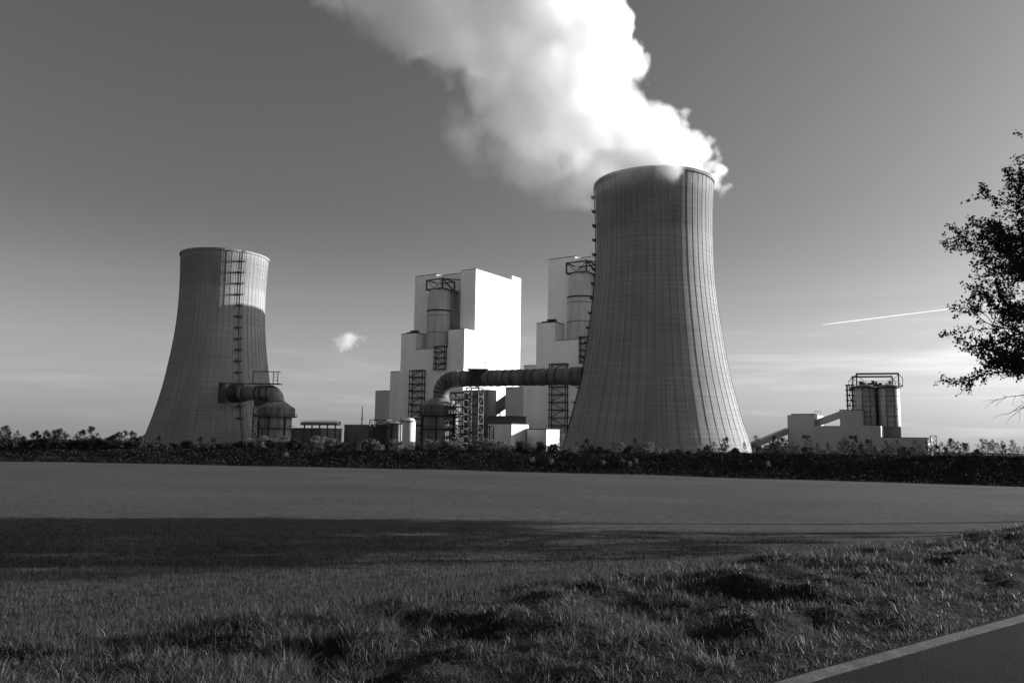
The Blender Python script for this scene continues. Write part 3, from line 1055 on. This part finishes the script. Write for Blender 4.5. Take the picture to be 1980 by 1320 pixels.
# ------------------------------------------------------------------ trees and shrubs
def leaf_mesh(name, pos, size, mat, rng, droop=0.3):
    """one folded diamond per leaf: four corners, two triangles"""
    n = len(pos)
    pos = np.asarray(pos, float)
    a = rng.normal(size=(n, 3))
    a[:, 2] -= droop
    a /= np.linalg.norm(a, axis=1)[:, None]
    b = np.cross(a, rng.normal(size=(n, 3)))
    b /= np.linalg.norm(b, axis=1)[:, None]
    s = size * rng.uniform(0.6, 1.25, n)[:, None]
    nrm = np.cross(a, b)
    p0 = pos
    p1 = pos + a * s * 0.45 + b * s * 0.36 + nrm * s * 0.1
    p2 = pos + a * s
    p3 = pos + a * s * 0.45 - b * s * 0.36 + nrm * s * 0.1
    v = np.stack([p0, p1, p2, p3], 1).reshape(-1, 3)
    i = np.arange(n)[:, None] * 4
    t = np.concatenate([i + np.array([[0, 1, 2]]), i + np.array([[0, 2, 3]])], 0)
    sh = np.repeat(rng.uniform(0, 1, n), 4)
    return array_mesh(name, v, t, mat, sh)


def polyline(p, d, length, n, rng, wob, trop, r0, r1):
    """wandering branch; trop pulls it up (positive) or down"""
    pts, rad = [np.array(p, float)], [r0]
    d = np.array(d, float)
    d /= np.linalg.norm(d)
    for k in range(n):
        d = d + rng.normal(size=3) * wob + np.array([0, 0, trop])
        d /= np.linalg.norm(d)
        pts.append(pts[-1] + d * length / n)
        rad.append(r0 + (r1 - r0) * (k + 1) / n)
    return pts, rad


def side_dir(d, rng, ang):
    d = np.array(d) / np.linalg.norm(d)
    q = np.cross(d, rng.normal(size=3))
    q /= np.linalg.norm(q)
    return d * math.cos(ang) + q * math.sin(ang)


def grow_tree(seed, height, clear, radius, n_limb, n_sec, n_twig, leaves, leaf_size, leaf_mat, bark_mat, trunk_r, lean=0.0, low_sweep=0.0, stems=1, twig_len=0.8, top_bare=0.0, sides=5, shape=1.0, cut=None, bare_low=0.0, sec_len=0.42):
    rng = np.random.default_rng(seed)
    br, leafpos = MB(), []
    for s in range(stems):
        base = np.array([0.0, 0.0, -0.15]) + (rng.normal(size=3) * [0.25, 0.25, 0] if stems > 1 else 0)
        sd = np.array([lean, 0, 1.0]) + (rng.normal(size=3) * [0.35, 0.35, 0] if stems > 1 else 0)
        hh = height * (rng.uniform(0.7, 1.0) if stems > 1 else 1.0)
        tp, tr_ = polyline(base, sd, hh, 12, rng, 0.035, 0.02, trunk_r, trunk_r * 0.12)
        br.tube(tp, tr_, 8 if stems == 1 else 4, cap=False)
        tp = np.array(tp)
        for i in range(n_limb):
            f = (i + rng.uniform(0.1, 0.9)) / n_limb
            zf = (clear + (hh * 0.97 - clear) * f) / hh
            k = min(zf * 12, 11.99)
            p = tp[int(k)] + (tp[int(k) + 1] - tp[int(k)]) * (k - int(k))
            az = i * 2.399963 + rng.uniform(-0.4, 0.4) + s
            prof = math.sin(math.pi * min(1.0, (0.22 + 0.80 * f)) ** shape) ** 0.62
            L = max(0.25, radius * max(0.12, prof) * rng.uniform(0.86, 1.06))
            el = R(8 + 52 * f) - low_sweep * (1 - f) ** 2
            d = np.array([math.cos(az) * math.cos(el), math.sin(az) * math.cos(el), math.sin(el)])
            if cut is not None and math.cos(az - cut) < -0.55 and rng.uniform() < 0.6:
                continue
            rl = trunk_r * (0.36 * (1 - f) + 0.10)
            lp, lr = polyline(p, d, L, 8, rng, 0.10, 0.03, rl, rl * 0.18)
            br.tube(lp, lr, sides, cap=False)
            lp = np.array(lp)
            for j in range(n_sec):
                g = 0.18 + 0.82 * (j + rng.uniform(0, 1)) / n_sec
                k = min(g * 8, 7.99)
                q = lp[int(k)] + (lp[int(k) + 1] - lp[int(k)]) * (k - int(k))
                dd_ = side_dir(lp[int(k) + 1] - lp[int(k)], rng, R(rng.uniform(25, 60)))
                L2_ = L * sec_len * (1.15 - 0.6 * g) * rng.uniform(0.6, 1.2)
                sp_, sr_ = polyline(q, dd_, L2_, 4, rng, 0.16, 0.02, rl * 0.28, rl * 0.07)
                br.tube(sp_, sr_, 3, cap=False)
                sp_ = np.array(sp_)
                for t in range(n_twig):
                    g2 = 0.2 + 0.8 * (t + rng.uniform(0, 1)) / n_twig
                    k = min(g2 * 4, 3.99)
                    w = sp_[int(k)] + (sp_[int(k) + 1] - sp_[int(k)]) * (k - int(k))
                    dt = side_dir(sp_[int(k) + 1] - sp_[int(k)], rng, R(rng.uniform(20, 55)))
                    tw, twr = polyline(w, dt, twig_len * rng.uniform(0.5, 1.3), 3, rng, 0.2, -0.03, rl * 0.08 + 0.003, 0.003)
                    br.tube(tw, twr, 3, cap=False)
                    tw = np.array(tw)
                    if rng.uniform() < top_bare or (f < bare_low and g < 0.62):
                        continue
                    for q_ in range(leaves):
                        h_ = rng.uniform(0.1, 1.0) * 3
                        c0 = tw[min(int(h_), 2)]
                        c1 = tw[min(int(h_), 2) + 1]
                        leafpos.append(c0 + (c1 - c0) * (h_ - int(h_)) + rng.normal(size=3) * leaf_size * 0.5)
    return br.mesh('trunk', bark_mat), leaf_mesh('crown', leafpos, leaf_size, leaf_mat, rng)


def plant(name, meshes, loc, rz, s, label, cat, group):
    r = empty(name, loc, rz, label, cat, group)
    r.scale = (s, s, s)
    link('trunk', meshes[0], r)
    link('crown', meshes[1], r)
    return r


# the big roadside tree whose crown reaches into the picture, and its neighbours along the road
big = grow_tree(23, 14.2, 5.0, 7.5, 80, 13, 9, 22, 0.145, 'leaf_dark', 'bark', 0.27, low_sweep=0.16, twig_len=0.75, shape=0.9, bare_low=0.24, sec_len=0.52)
next_tree = grow_tree(19, 17.0, 9.2, 3.6, 40, 8, 8, 24, 0.17, 'leaf_dark', 'bark', 0.27, twig_len=0.8)


def gz(x, y):
    return float(ground_z(np.array([x]), np.array([y]))[0])


x, y = 27.9, 34.0
plant('roadside_tree', big, (x, y, gz(x, y)), R(40), 1.0, 'large leafy roadside tree whose dark crown hangs beside the contrail', 'tree', None)
for k, (x, y, a, s) in enumerate(((37.0, 30.5, 150, 1.0), (46.0, 43.5, 260, 1.0))):
    plant('roadside_tree', next_tree, (x, y, gz(x, y)), R(a), s, 'roadside tree beyond the large leafy one, known by its long shadow on the field', 'tree', 'roadside trees along the verge')

# plants on the embankment crest
young = [grow_tree(30 + k, 4.0 + 0.5 * (k % 3), 0.35, 1.1 + 0.25 * k, 13, 5, 3, 11, 0.18, 'leaf_young', 'bark', 0.055, twig_len=0.35, sides=3) for k in range(4)]
thin = [grow_tree(50 + k, 4.6, 0.7, 1.15, 14, 5, 3, 7, 0.145, 'leaf_young', 'bark', 0.05, twig_len=0.4, sides=3, top_bare=0.35) for k in range(3)]
palef = [grow_tree(70 + k, 3.4, 0.3, 1.5, 7, 5, 3, 8, 0.17, 'leaf_pale', 'bark_pale', 0.04, stems=3, twig_len=0.35, sides=3) for k in range(3)]
bush = [grow_tree(90 + k, 2.6, 0.2, 1.5, 7, 5, 3, 9, 0.20, 'leaf_young', 'bark', 0.04, stems=3, twig_len=0.3, sides=3) for k in range(3)]

rp = random.Random(77)


def px_x(px, y):
    return (px - 988) / 1540.0 * y


PLACES = ((140, 'at the open end of the bank beside the idle tower'), (288, 'just short of the idle tower'), (380, 'below the shaded flank of the idle tower'),
          (462, 'below the ladder of the idle tower'), (500, 'below the short duct of the idle tower'), (580, 'before the idle tower absorber vessel'),
          (650, 'before the dark pipe bridge'), (720, 'below the thin lone mast'), (800, 'before the storage tanks'),
          (900, 'before the absorber vessel of the stepped building'), (945, "below the long duct's lattice tower"), (1020, 'before the pale workshop'),
          (1092, 'before the small workshop'), (1200, 'below the duct end of the steaming tower'), (1330, 'below the shaded middle of the steaming tower'),
          (1447, 'below the sunlit edge of the steaming tower'), (1524, 'below the rising grey conveyor'), (1620, 'before the tallest block under the silos'),
          (1715, 'before the long block under the silos'), (1800, 'before the lowest block of the silo plant'), (1880, 'beside the small scaffold stair'),
          (9999, 'by the rail fence past the silo plant'))


def crest_row(px0, px1, step, kinds, hs, y0=178.5, y1=184.5):
    """kinds: (meshes, name, look, category); the label names size, look and what stands behind"""
    px = px0 + rp.uniform(0, step)
    while px < px1:
        y = rp.uniform(y0, y1)
        x = px_x(px, y)
        ms, name, look, cat = rp.choice(kinds)
        s = rp.uniform(*hs)
        t = (s - hs[0]) / (hs[1] - hs[0])
        size = 'low' if t < 0.33 else ('tall' if t > 0.67 else 'medium')
        place = next(q for lim, q in PLACES if px < lim)
        label = '%s %s on the bank %s' % (size, look, place.replace('at the open end of the bank', 'at its open end'))
        plant(name, ms, (x, y, gz(x, y)), rp.uniform(0, 6.28), s, label, cat, 'bank plants: ' + label)
        px += step * rp.uniform(0.55, 1.5)


KY = [(m_, 'young_tree', 'dark young tree', 'tree') for m_ in young]
KT = [(m_, 'slender_tree', 'slender tree', 'tree') for m_ in thin]
KP = [(m_, 'pale_shrub', 'pale feathery shrub', 'shrub') for m_ in palef]
KB = [(m_, 'dark_bush', 'dark bush', 'bush') for m_ in bush]
crest_row(-40, 288, 8.0, KY + KB + KT[:1], (0.75, 1.25))
crest_row(288, 462, 10, KB + KY[:1], (0.5, 0.95))
crest_row(462, 860, 11, KP + KB[:1], (0.5, 1.15))
crest_row(860, 1090, 12, KP + KB[:1] + KT[:1], (0.5, 1.1))
crest_row(1092, 1445, 10, KY[:2] + KT + KP + KB, (0.4, 0.98))
crest_row(1448, 1800, 9, KT + KT + KP + KY[2:] + KB, (0.5, 1.02))
crest_row(1800, 2060, 9, KY + KT + KT + KB[:1], (0.55, 1.0))
# a few pale shrubs growing out of the bank face
for px, y in ((1030, 172.5), (1066, 172.0), (1202, 172.0), (1216, 171.5), (1228, 172.5), (1165, 171.5), (560, 173.0), (1480, 172.5)):
    x = px_x(px, y)
    plant('bank_shrub', palef[int(px) % 3], (x, y, gz(x, y)), px, 0.42, 'small pale shrub growing on the dark face of the embankment', 'shrub', 'pale shrubs on the embankment face')

# low fence on the bank at the far end
fn = empty('fence', (px_x(1800, 177.6), 177.6, gz(px_x(1800, 177.6), 177.6)), 0, 'low dark rail fence on the bank past the silo plant', 'fence')
for k in range(16):
    MB().box(k * 2.4 - 0.05, k * 2.4 + 0.05, -0.05, 0.05, -0.4, 1.15).build('post', 'steel_dark', fn)
for z in (0.72, 1.08):
    MB().box(-0.1, 36.2, -0.11, -0.052, z - 0.05, z + 0.05).build('rail', 'steel_dark', fn)

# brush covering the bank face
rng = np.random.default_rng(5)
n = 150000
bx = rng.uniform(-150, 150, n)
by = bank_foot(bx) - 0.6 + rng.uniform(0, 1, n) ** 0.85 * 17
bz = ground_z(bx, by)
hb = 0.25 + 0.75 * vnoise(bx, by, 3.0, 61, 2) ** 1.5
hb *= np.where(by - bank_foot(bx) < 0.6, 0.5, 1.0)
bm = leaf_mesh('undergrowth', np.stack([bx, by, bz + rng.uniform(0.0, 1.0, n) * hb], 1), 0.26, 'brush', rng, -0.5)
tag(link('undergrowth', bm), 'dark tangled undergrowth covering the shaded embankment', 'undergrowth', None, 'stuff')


# ------------------------------------------------------------------ grass
def blades(name, x, y, h, w, lean_az, lean, mat, shade, rng, sink=0.02):
    n = len(x)
    z = ground_z(x, y) - sink
    az = rng.uniform(0, 2 * math.pi, n)
    sx, sy = np.cos(az) * w / 2, np.sin(az) * w / 2
    lx, ly = np.cos(lean_az) * lean * h, np.sin(lean_az) * lean * h
    hz = h * np.sqrt(np.clip(1 - (lean * 0.75) ** 2, 0.15, 1))
    p = np.empty((n, 5, 3), np.float32)
    p[:, 0] = np.stack([x - sx, y - sy, z], 1)
    p[:, 1] = np.stack([x + sx, y + sy, z], 1)
    p[:, 2] = np.stack([x - sx * 0.75 + lx * 0.33, y - sy * 0.75 + ly * 0.33, z + hz * 0.62], 1)
    p[:, 3] = np.stack([x + sx * 0.75 + lx * 0.33, y + sy * 0.75 + ly * 0.33, z + hz * 0.62], 1)
    p[:, 4] = np.stack([x + lx, y + ly, z + hz], 1)
    i = np.arange(n)[:, None] * 5
    t = np.concatenate([i + np.array([[0, 1, 3]]), i + np.array([[0, 3, 2]]), i + np.array([[2, 3, 4]])], 0)
    return array_mesh(name, p.reshape(-1, 3), t, mat, np.repeat(shade, 5))


rng = np.random.default_rng(11)


def scatter(n, y0, y1, power):
    """random ground points in the wedge the photograph looks over, thinning with distance"""
    u = rng.uniform(0, 1, n)
    e = 2.0 - power
    y = (y0 ** e + u * (y1 ** e - y0 ** e)) ** (1 / e)
    x = rng.uniform(-1, 1, n) * (0.68 * y + 2.0)
    return x, y


# verge grass: rosettes of short bent blades over a thin turf
cx_, cy_ = scatter(38000, 3.2, 46.0, 1.25)
big_t = vnoise(cx_, cy_, 1.5, 131, 2)
edge = 4.3 + 2.2 * (vnoise(cx_, cy_, 2.0, 44, 2) - 0.5)
dc = road_d(cx_, cy_)
hole = ((cx_ - 6.4) / 0.75) ** 2 + ((cy_ - 9.35) / 0.55) ** 2 < 1
k_ = (dc > 0.01) & (dc < edge + 0.5) & ~hole & (rng.uniform(0, 1, len(cx_)) < 0.35 + 1.3 * np.clip(big_t - 0.3, 0, 1))
cx_, cy_, big_t = cx_[k_], cy_[k_], big_t[k_]
nb = 26
rad = rng.uniform(0.04, 0.11, len(cx_)) * (0.7 + 0.9 * big_t)
th = rng.uniform(0, 2 * math.pi, (len(cx_), nb))
rr = np.sqrt(rng.uniform(0, 1, (len(cx_), nb))) * rad[:, None] * np.clip(cy_ / 8, 1, 2.5)[:, None]
x1, y1 = (cx_[:, None] + np.cos(th) * rr).ravel(), (cy_[:, None] + np.sin(th) * rr).ravel()
hh_ = np.repeat(rng.uniform(0.04, 0.11, len(cx_)) * (0.5 + 1.1 * big_t), nb) * rng.uniform(0.5, 1.5, len(x1))
az1 = th.ravel() + rng.normal(size=len(x1)) * 0.6
ln1 = np.clip(0.35 + 0.55 * (rr / rad[:, None]).ravel() * rng.uniform(0.4, 1.3, len(x1)), 0.05, 1.2)
sh1 = np.repeat(np.clip(0.4 + rng.normal(size=len(cx_)) * 0.14, 0, 1), nb) + rng.normal(size=len(x1)) * 0.2
x2, y2 = scatter(230000, 3.2, 46.0, 1.45)
d2_ = road_d(x2, y2)
edge = 4.3 + 2.2 * (vnoise(x2, y2, 2.0, 44, 2) - 0.5)
tuft = vnoise(x2, y2, 0.42, 101, 2)
k_ = (d2_ > -0.05) & (d2_ < edge + 0.6) & (rng.uniform(0, 1, len(x2)) < 0.15 + 1.2 * np.clip(tuft - 0.25, 0, 1) + 0.6 * (d2_ < 0.25))
k_ &= ~(((x2 - 6.4) / 0.75) ** 2 + ((y2 - 9.35) / 0.55) ** 2 < 1)
x2, y2, tuft = x2[k_], y2[k_], tuft[k_]
hh2 = (0.03 + 0.10 * tuft) * rng.uniform(0.5, 1.4, len(x2))
# fringe creeping over the road edge
n3 = 16000
t3 = rng.uniform(0, 1, n3) ** 1.5 * 34.0 - 2.5
e3 = -0.03 + 0.05 * (vnoise(t3, t3 * 0, 0.35, 301, 2) - 0.5) + np.abs(rng.normal(size=n3)) * 0.09
x3, y3 = RD0[0] + RDD[0] * t3 - RDD[1] * e3, RD0[1] + RDD[1] * t3 + RDD[0] * e3
x, y = np.concatenate([x1, x2, x3]), np.concatenate([y1, y2, y3])
h = np.concatenate([hh_, hh2, rng.uniform(0.04, 0.13, n3) * (0.6 + 0.8 * vnoise(t3, t3 * 0, 0.6, 305, 2))])
laz = np.concatenate([az1, rng.uniform(0, 2 * math.pi, len(x2)), rng.uniform(0, 2 * math.pi, n3)])
lean = np.concatenate([ln1, np.clip(0.45 + rng.normal(size=len(x2)) * 0.3, 0, 1.15), rng.uniform(0.2, 1.0, n3)])
shade = np.clip(np.concatenate([sh1, 0.38 + rng.normal(size=len(x2)) * 0.25, 0.4 + rng.normal(size=n3) * 0.25]), 0, 1)
n = len(x)
h = h * (0.6 + 0.4 * sstep(0.0, 0.5, road_d(x, y)))
w = 0.0052 * rng.uniform(0.6, 1.5, n) * np.clip(y / 6.5, 0.7, 6) ** 0.75
tag(link('verge_grass', blades('verge_grass', x, y, h, w, laz, lean, 'grass_verge', shade, rng)), 'rough tufted grass along the road verge', 'grass', None, 'stuff')

# young crop: short and upright, in the field
x, y = scatter(430000, 5.0, 62.0, 1.35)
d = road_d(x, y)
edge = 4.3 + 2.2 * (vnoise(x, y, 2.0, 44, 2) - 0.5)
keep = (d > edge - 0.6) & (rng.uniform(0, 1, len(x)) < 1 - sstep(13, 31, y)) & (rng.uniform(0, 1, len(x)) < 0.5 + 0.9 * (vnoise(x, y, 0.35, 201, 2) - 0.2))
x, y = x[keep], y[keep]
n = len(x)
h = (0.07 + 0.08 * vnoise(x, y, 0.5, 211, 2)) * rng.uniform(0.6, 1.3, n)
w = 0.008 * rng.uniform(0.6, 1.4, n) * np.clip(y / 9.0, 0.8, 8) ** 0.65
laz = rng.uniform(0, 2 * math.pi, n)
lean = np.clip(0.3 + rng.normal(size=n) * 0.22, 0.0, 0.95)
shade = np.clip(0.5 + rng.normal(size=n) * 0.28, 0, 1)
tag(link('crop_grass', blades('crop_grass', x, y, h, w, laz, lean, 'grass_crop', shade, rng)), 'short young crop covering the open field', 'crop', None, 'stuff')


# ------------------------------------------------------------------ steam
def steam_material(name, aniso=0.25):
    m = bpy.data.materials.new(name)
    m.use_nodes = True
    t = m.node_tree
    t.nodes.clear()
    o = t.nodes.new('ShaderNodeOutputMaterial')
    v = t.nodes.new('ShaderNodeVolumePrincipled')
    v.inputs['Color'].default_value = (1, 1, 1, 1)
    v.inputs['Density'].default_value = 1.0
    v.inputs['Density Attribute'].default_value = 'density'
    v.inputs['Anisotropy'].default_value = aniso
    t.links.new(v.outputs[0], o.inputs['Volume'])
    return m


class GN:
    def __init__(self, name):
        self.t = bpy.data.node_groups.new(name, 'GeometryNodeTree')
        self.t.interface.new_socket('Geometry', in_out='INPUT', socket_type='NodeSocketGeometry')
        self.t.interface.new_socket('Geometry', in_out='OUTPUT', socket_type='NodeSocketGeometry')
        self.out = self.t.nodes.new('NodeGroupOutput')

    def n(self, k, **kw):
        x = self.t.nodes.new(k)
        for a, b in kw.items():
            setattr(x, a, b)
        return x

    def put(self, v, s):
        if isinstance(v, (int, float, tuple)):
            s.default_value = v
        else:
            self.t.links.new(v, s)

    def math(self, op, a, b=0.0, c=None, clamp=False):
        x = self.n('ShaderNodeMath', operation=op, use_clamp=clamp)
        self.put(a, x.inputs[0])
        self.put(b, x.inputs[1])
        if c is not None:
            self.put(c, x.inputs[2])
        return x.outputs[0]

    def rng(self, v, a, b, c, d, smooth=True):
        x = self.n('ShaderNodeMapRange', interpolation_type='SMOOTHSTEP' if smooth else 'LINEAR')
        for i, q in enumerate((v, a, b, c, d)):
            self.put(q, x.inputs[i])
        return x.outputs[0]

    def scale(self, v, s):
        x = self.n('ShaderNodeVectorMath', operation='MULTIPLY')
        self.put(v, x.inputs[0])
        self.put(s, x.inputs[1])
        return x.outputs[0]

    def noise(self, v, scale, detail, rough=0.55, dist=0.0):
        x = self.n('ShaderNodeTexNoise')
        self.put(v, x.inputs['Vector'])
        x.inputs['Scale'].default_value = scale
        x.inputs['Detail'].default_value = detail
        x.inputs['Roughness'].default_value = rough
        x.inputs['Distortion'].default_value = dist
        return x.outputs[0]

    def voronoi(self, v, scale, detail=0.0, rough=0.5, smooth=None):
        x = self.n('ShaderNodeTexVoronoi', feature='F1' if smooth is None else 'SMOOTH_F1')
        self.put(v, x.inputs['Vector'])
        x.inputs['Scale'].default_value = scale
        x.inputs['Detail'].default_value = detail
        x.inputs['Roughness'].default_value = rough
        return x.outputs['Distance']

    def curve(self, v, lo, hi, pts):
        """piecewise curve through (input, output) points"""
        ys_ = [p[1] for p in pts]
        a, b = min(ys_), max(ys_)
        x = self.n('ShaderNodeFloatCurve')
        c = x.mapping.curves[0]
        P = [((p[0] - lo) / (hi - lo), (p[1] - a) / (b - a)) for p in pts]
        while len(c.points) < len(P):
            c.points.new(0.5, 0.5)
        for q, p in zip(c.points, P):
            q.location = p
        for q in c.points:
            q.handle_type = 'AUTO_CLAMPED'
        x.mapping.update()
        t = self.rng(v, lo, hi, 0.0, 1.0, False)
        self.put(t, x.inputs['Value'])
        return self.rng(x.outputs[0], 0.0, 1.0, a, b, False)

    def finish(self, dens, lo, hi, res, mat):
        vc = self.n('GeometryNodeVolumeCube')
        self.put(dens, vc.inputs['Density'])
        vc.inputs['Min'].default_value = lo
        vc.inputs['Max'].default_value = hi
        for k, r in zip('XYZ', res):
            vc.inputs['Resolution ' + k].default_value = r
        sm = self.n('GeometryNodeSetMaterial')
        sm.inputs['Material'].default_value = mat
        self.t.links.new(vc.outputs[0], sm.inputs[0])
        self.t.links.new(sm.outputs[0], self.out.inputs[0])
        return self.t


def volume_object(name, loc, tree, mat, lo, hi):
    m = MB().box(lo[0], hi[0], lo[1], hi[1], lo[2], hi[2])
    me = bpy.data.meshes.new(name)
    me.from_pydata(m.v, [], m.f)
    me.materials.append(mat)
    o = link(name, me)
    o.location = loc
    md = o.modifiers.new('steam', 'NODES')
    md.node_group = tree
    return o


STEAM = steam_material('steam')


def plume_tree(lo, hi, voxel):
    g = GN('plume')
    pos = g.n('GeometryNodeInputPosition').outputs[0]
    s = g.n('ShaderNodeSeparateXYZ')
    g.put(pos, s.inputs[0])
    X, Y, Z = s.outputs
    right = g.curve(Z, -20, 200, [(-20, 32), (-8, 39), (0, 41), (8, 40), (22, 37), (32, 29), (42, 18), (52, 5), (74, -4), (95, -8), (117, -19), (200, -72)])
    left = g.curve(Z, -20, 200, [(-20, -85), (0, -110), (15, -136), (58, -142), (80, -160), (100, -188), (117, -214), (200, -320)])
    wy = g.curve(Z, -20, 200, [(-20, 34), (-10, 44), (-3, 49), (4, 48), (14, 46), (40, 56), (117, 84), (200, 110)])
    c = g.math('MULTIPLY', g.math('ADD', right, left), 0.5)
    w = g.math('MULTIPLY', g.math('SUBTRACT', right, left), 0.5)
    sx = g.math('DIVIDE', g.math('SUBTRACT', X, c), w)
    sy = g.math('DIVIDE', Y, wy)
    r = g.math('SQRT', g.math('ADD', g.math('MULTIPLY', sx, sx), g.math('MULTIPLY', sy, sy)))
    q = g.math('MULTIPLY', g.math('SUBTRACT', 1.0, r), w)               # metres inside the outline
    side = g.rng(sx, -0.8, 0.7, 0.0, 1.0)                                # 0 lee, 1 windward (sharp) side
    warp = g.n('ShaderNodeTexNoise')
    g.put(pos, warp.inputs['Vector'])
    warp.inputs['Scale'].default_value = 1 / 28
    warp.inputs['Detail'].default_value = 2
    wv = g.n('ShaderNodeVectorMath', operation='MULTIPLY_ADD')
    g.put(warp.outputs['Color'], wv.inputs[0])
    wv.inputs[1].default_value = (16, 16, 16)
    g.put(pos, wv.inputs[2])
    P = wv.outputs[0]
    b1 = g.voronoi(P, 1 / 22, 0)
    b2 = g.voronoi(P, 1 / 9, 0)
    b3 = g.voronoi(P, 1 / 4.6, 0)
    f1 = g.noise(P, 1 / 46, 5, 0.55)
    bil = g.math('ADD', g.math('MULTIPLY', g.math('SUBTRACT', 0.4, b1), 24.0), g.math('MULTIPLY', g.math('SUBTRACT', 0.4, b2), 11.0))
    bil = g.math('ADD', bil, g.math('MULTIPLY', g.math('SUBTRACT', 0.4, b3), 6.0))
    fbm = g.math('MULTIPLY', g.math('SUBTRACT', f1, 0.5), g.rng(side, 0, 1, 130.0, 34.0, False))
    lee = g.rng(side, 0, 1, 10.0, 0.0, False)
    f = g.math('SUBTRACT', g.math('ADD', g.math('ADD', q, bil), fbm), lee)
    soft = g.rng(side, 0.0, 0.9, 36.0, 3.0, False)
    e = g.rng(f, 0.0, soft, 0.0, 1.0)
    amp = g.rng(side, 0.05, 0.95, 0.034, 0.105, False)
    mod = g.rng(f1, 0.37, 0.60, 0.10, 1.3)
    low = g.rng(Z, -14.0, -1.0, 0.0, 1.0)
    lowlee = g.math('MULTIPLY', g.rng(Z, 52.0, -4.0, 0.0, 1.0), g.rng(sx, 0.40, -0.4, 0.0, 1.0))
    thinf = g.math('SUBTRACT', 1.0, g.math('MULTIPLY', lowlee, 0.80))
    dens = g.math('MULTIPLY', g.math('MULTIPLY', g.math('MULTIPLY', e, amp), g.math('MULTIPLY', mod, low)), thinf)
    # keep the outside of the shell clear just below the rim on the windward side
    res = [max(8, int((b - a) / voxel)) for a, b in zip(lo, hi)]
    return g.finish(dens, lo, hi, res, STEAM)


PLO, PHI = (-320.0, -114.0, -16.0), (56.0, 114.0, 180.0)
RIM = (T2[0], T2[1], G + 171.0)
pl = volume_object('steam_plume', RIM, plume_tree(PLO, PHI, 1.35), STEAM, PLO, PHI)
tag(pl, 'dense white steam plume drifting off the cooling tower rim', 'steam', None, 'stuff')


def puff_tree(lo, hi, voxel):
    g = GN('puff')
    pos = g.n('GeometryNodeInputPosition').outputs[0]
    v = g.scale(pos, (1 / 22.0, 1 / 15.0, 1 / 14.0))
    ln = g.n('ShaderNodeVectorMath', operation='LENGTH')
    g.put(v, ln.inputs[0])
    n1 = g.noise(pos, 1 / 15, 5, 0.6)
    f = g.math('ADD', g.math('SUBTRACT', 0.72, ln.outputs['Value']), g.math('MULTIPLY', g.math('SUBTRACT', n1, 0.5), 2.6))
    dens = g.math('MULTIPLY', g.rng(f, 0.0, 0.7, 0, 1), 0.16)
    res = [max(8, int((b - a) / voxel)) for a, b in zip(lo, hi)]
    return g.finish(dens, lo, hi, res, STEAM)


QLO, QHI = (-32.0, -20.0, -22.0), (32.0, 20.0, 22.0)
pf = volume_object('steam_puff', (-189.0, 900.0, 111.0), puff_tree(QLO, QHI, 1.0), STEAM, QLO, QHI)
tag(pf, 'small lone puff of steam hanging beside the idle tower', 'steam', None, 'stuff')

# ------------------------------------------------------------------ contrail high in the sky
MT['contrail'] = steam_material('contrail_ice')
_cn = [n_ for n_ in MT['contrail'].node_tree.nodes if n_.type == 'PRINCIPLED_VOLUME'][0]
_cn.inputs['Density Attribute'].default_value = ''
_cn.inputs['Density'].default_value = 0.16


def ray_point(px, py, yy):
    d = fwd + rt * ((px - 990) / 1540.0) - up * ((py - 660) / 1540.0)
    return Vector((0, 0, EYE)) + d * (yy / d.y)


ca, cb = ray_point(1588, 628, 9000), ray_point(1990, 578, 5000)
ct = MB().tube([ca.lerp(cb, t) for t in (0, 0.1, 0.4, 0.8, 1.0)], [1.5, 4.2, 3.8, 3.0, 2.4], 10).build('contrail', 'contrail', None, True)
tag(ct, 'thin white contrail in the clear sky pointing at the roadside tree', 'contrail')
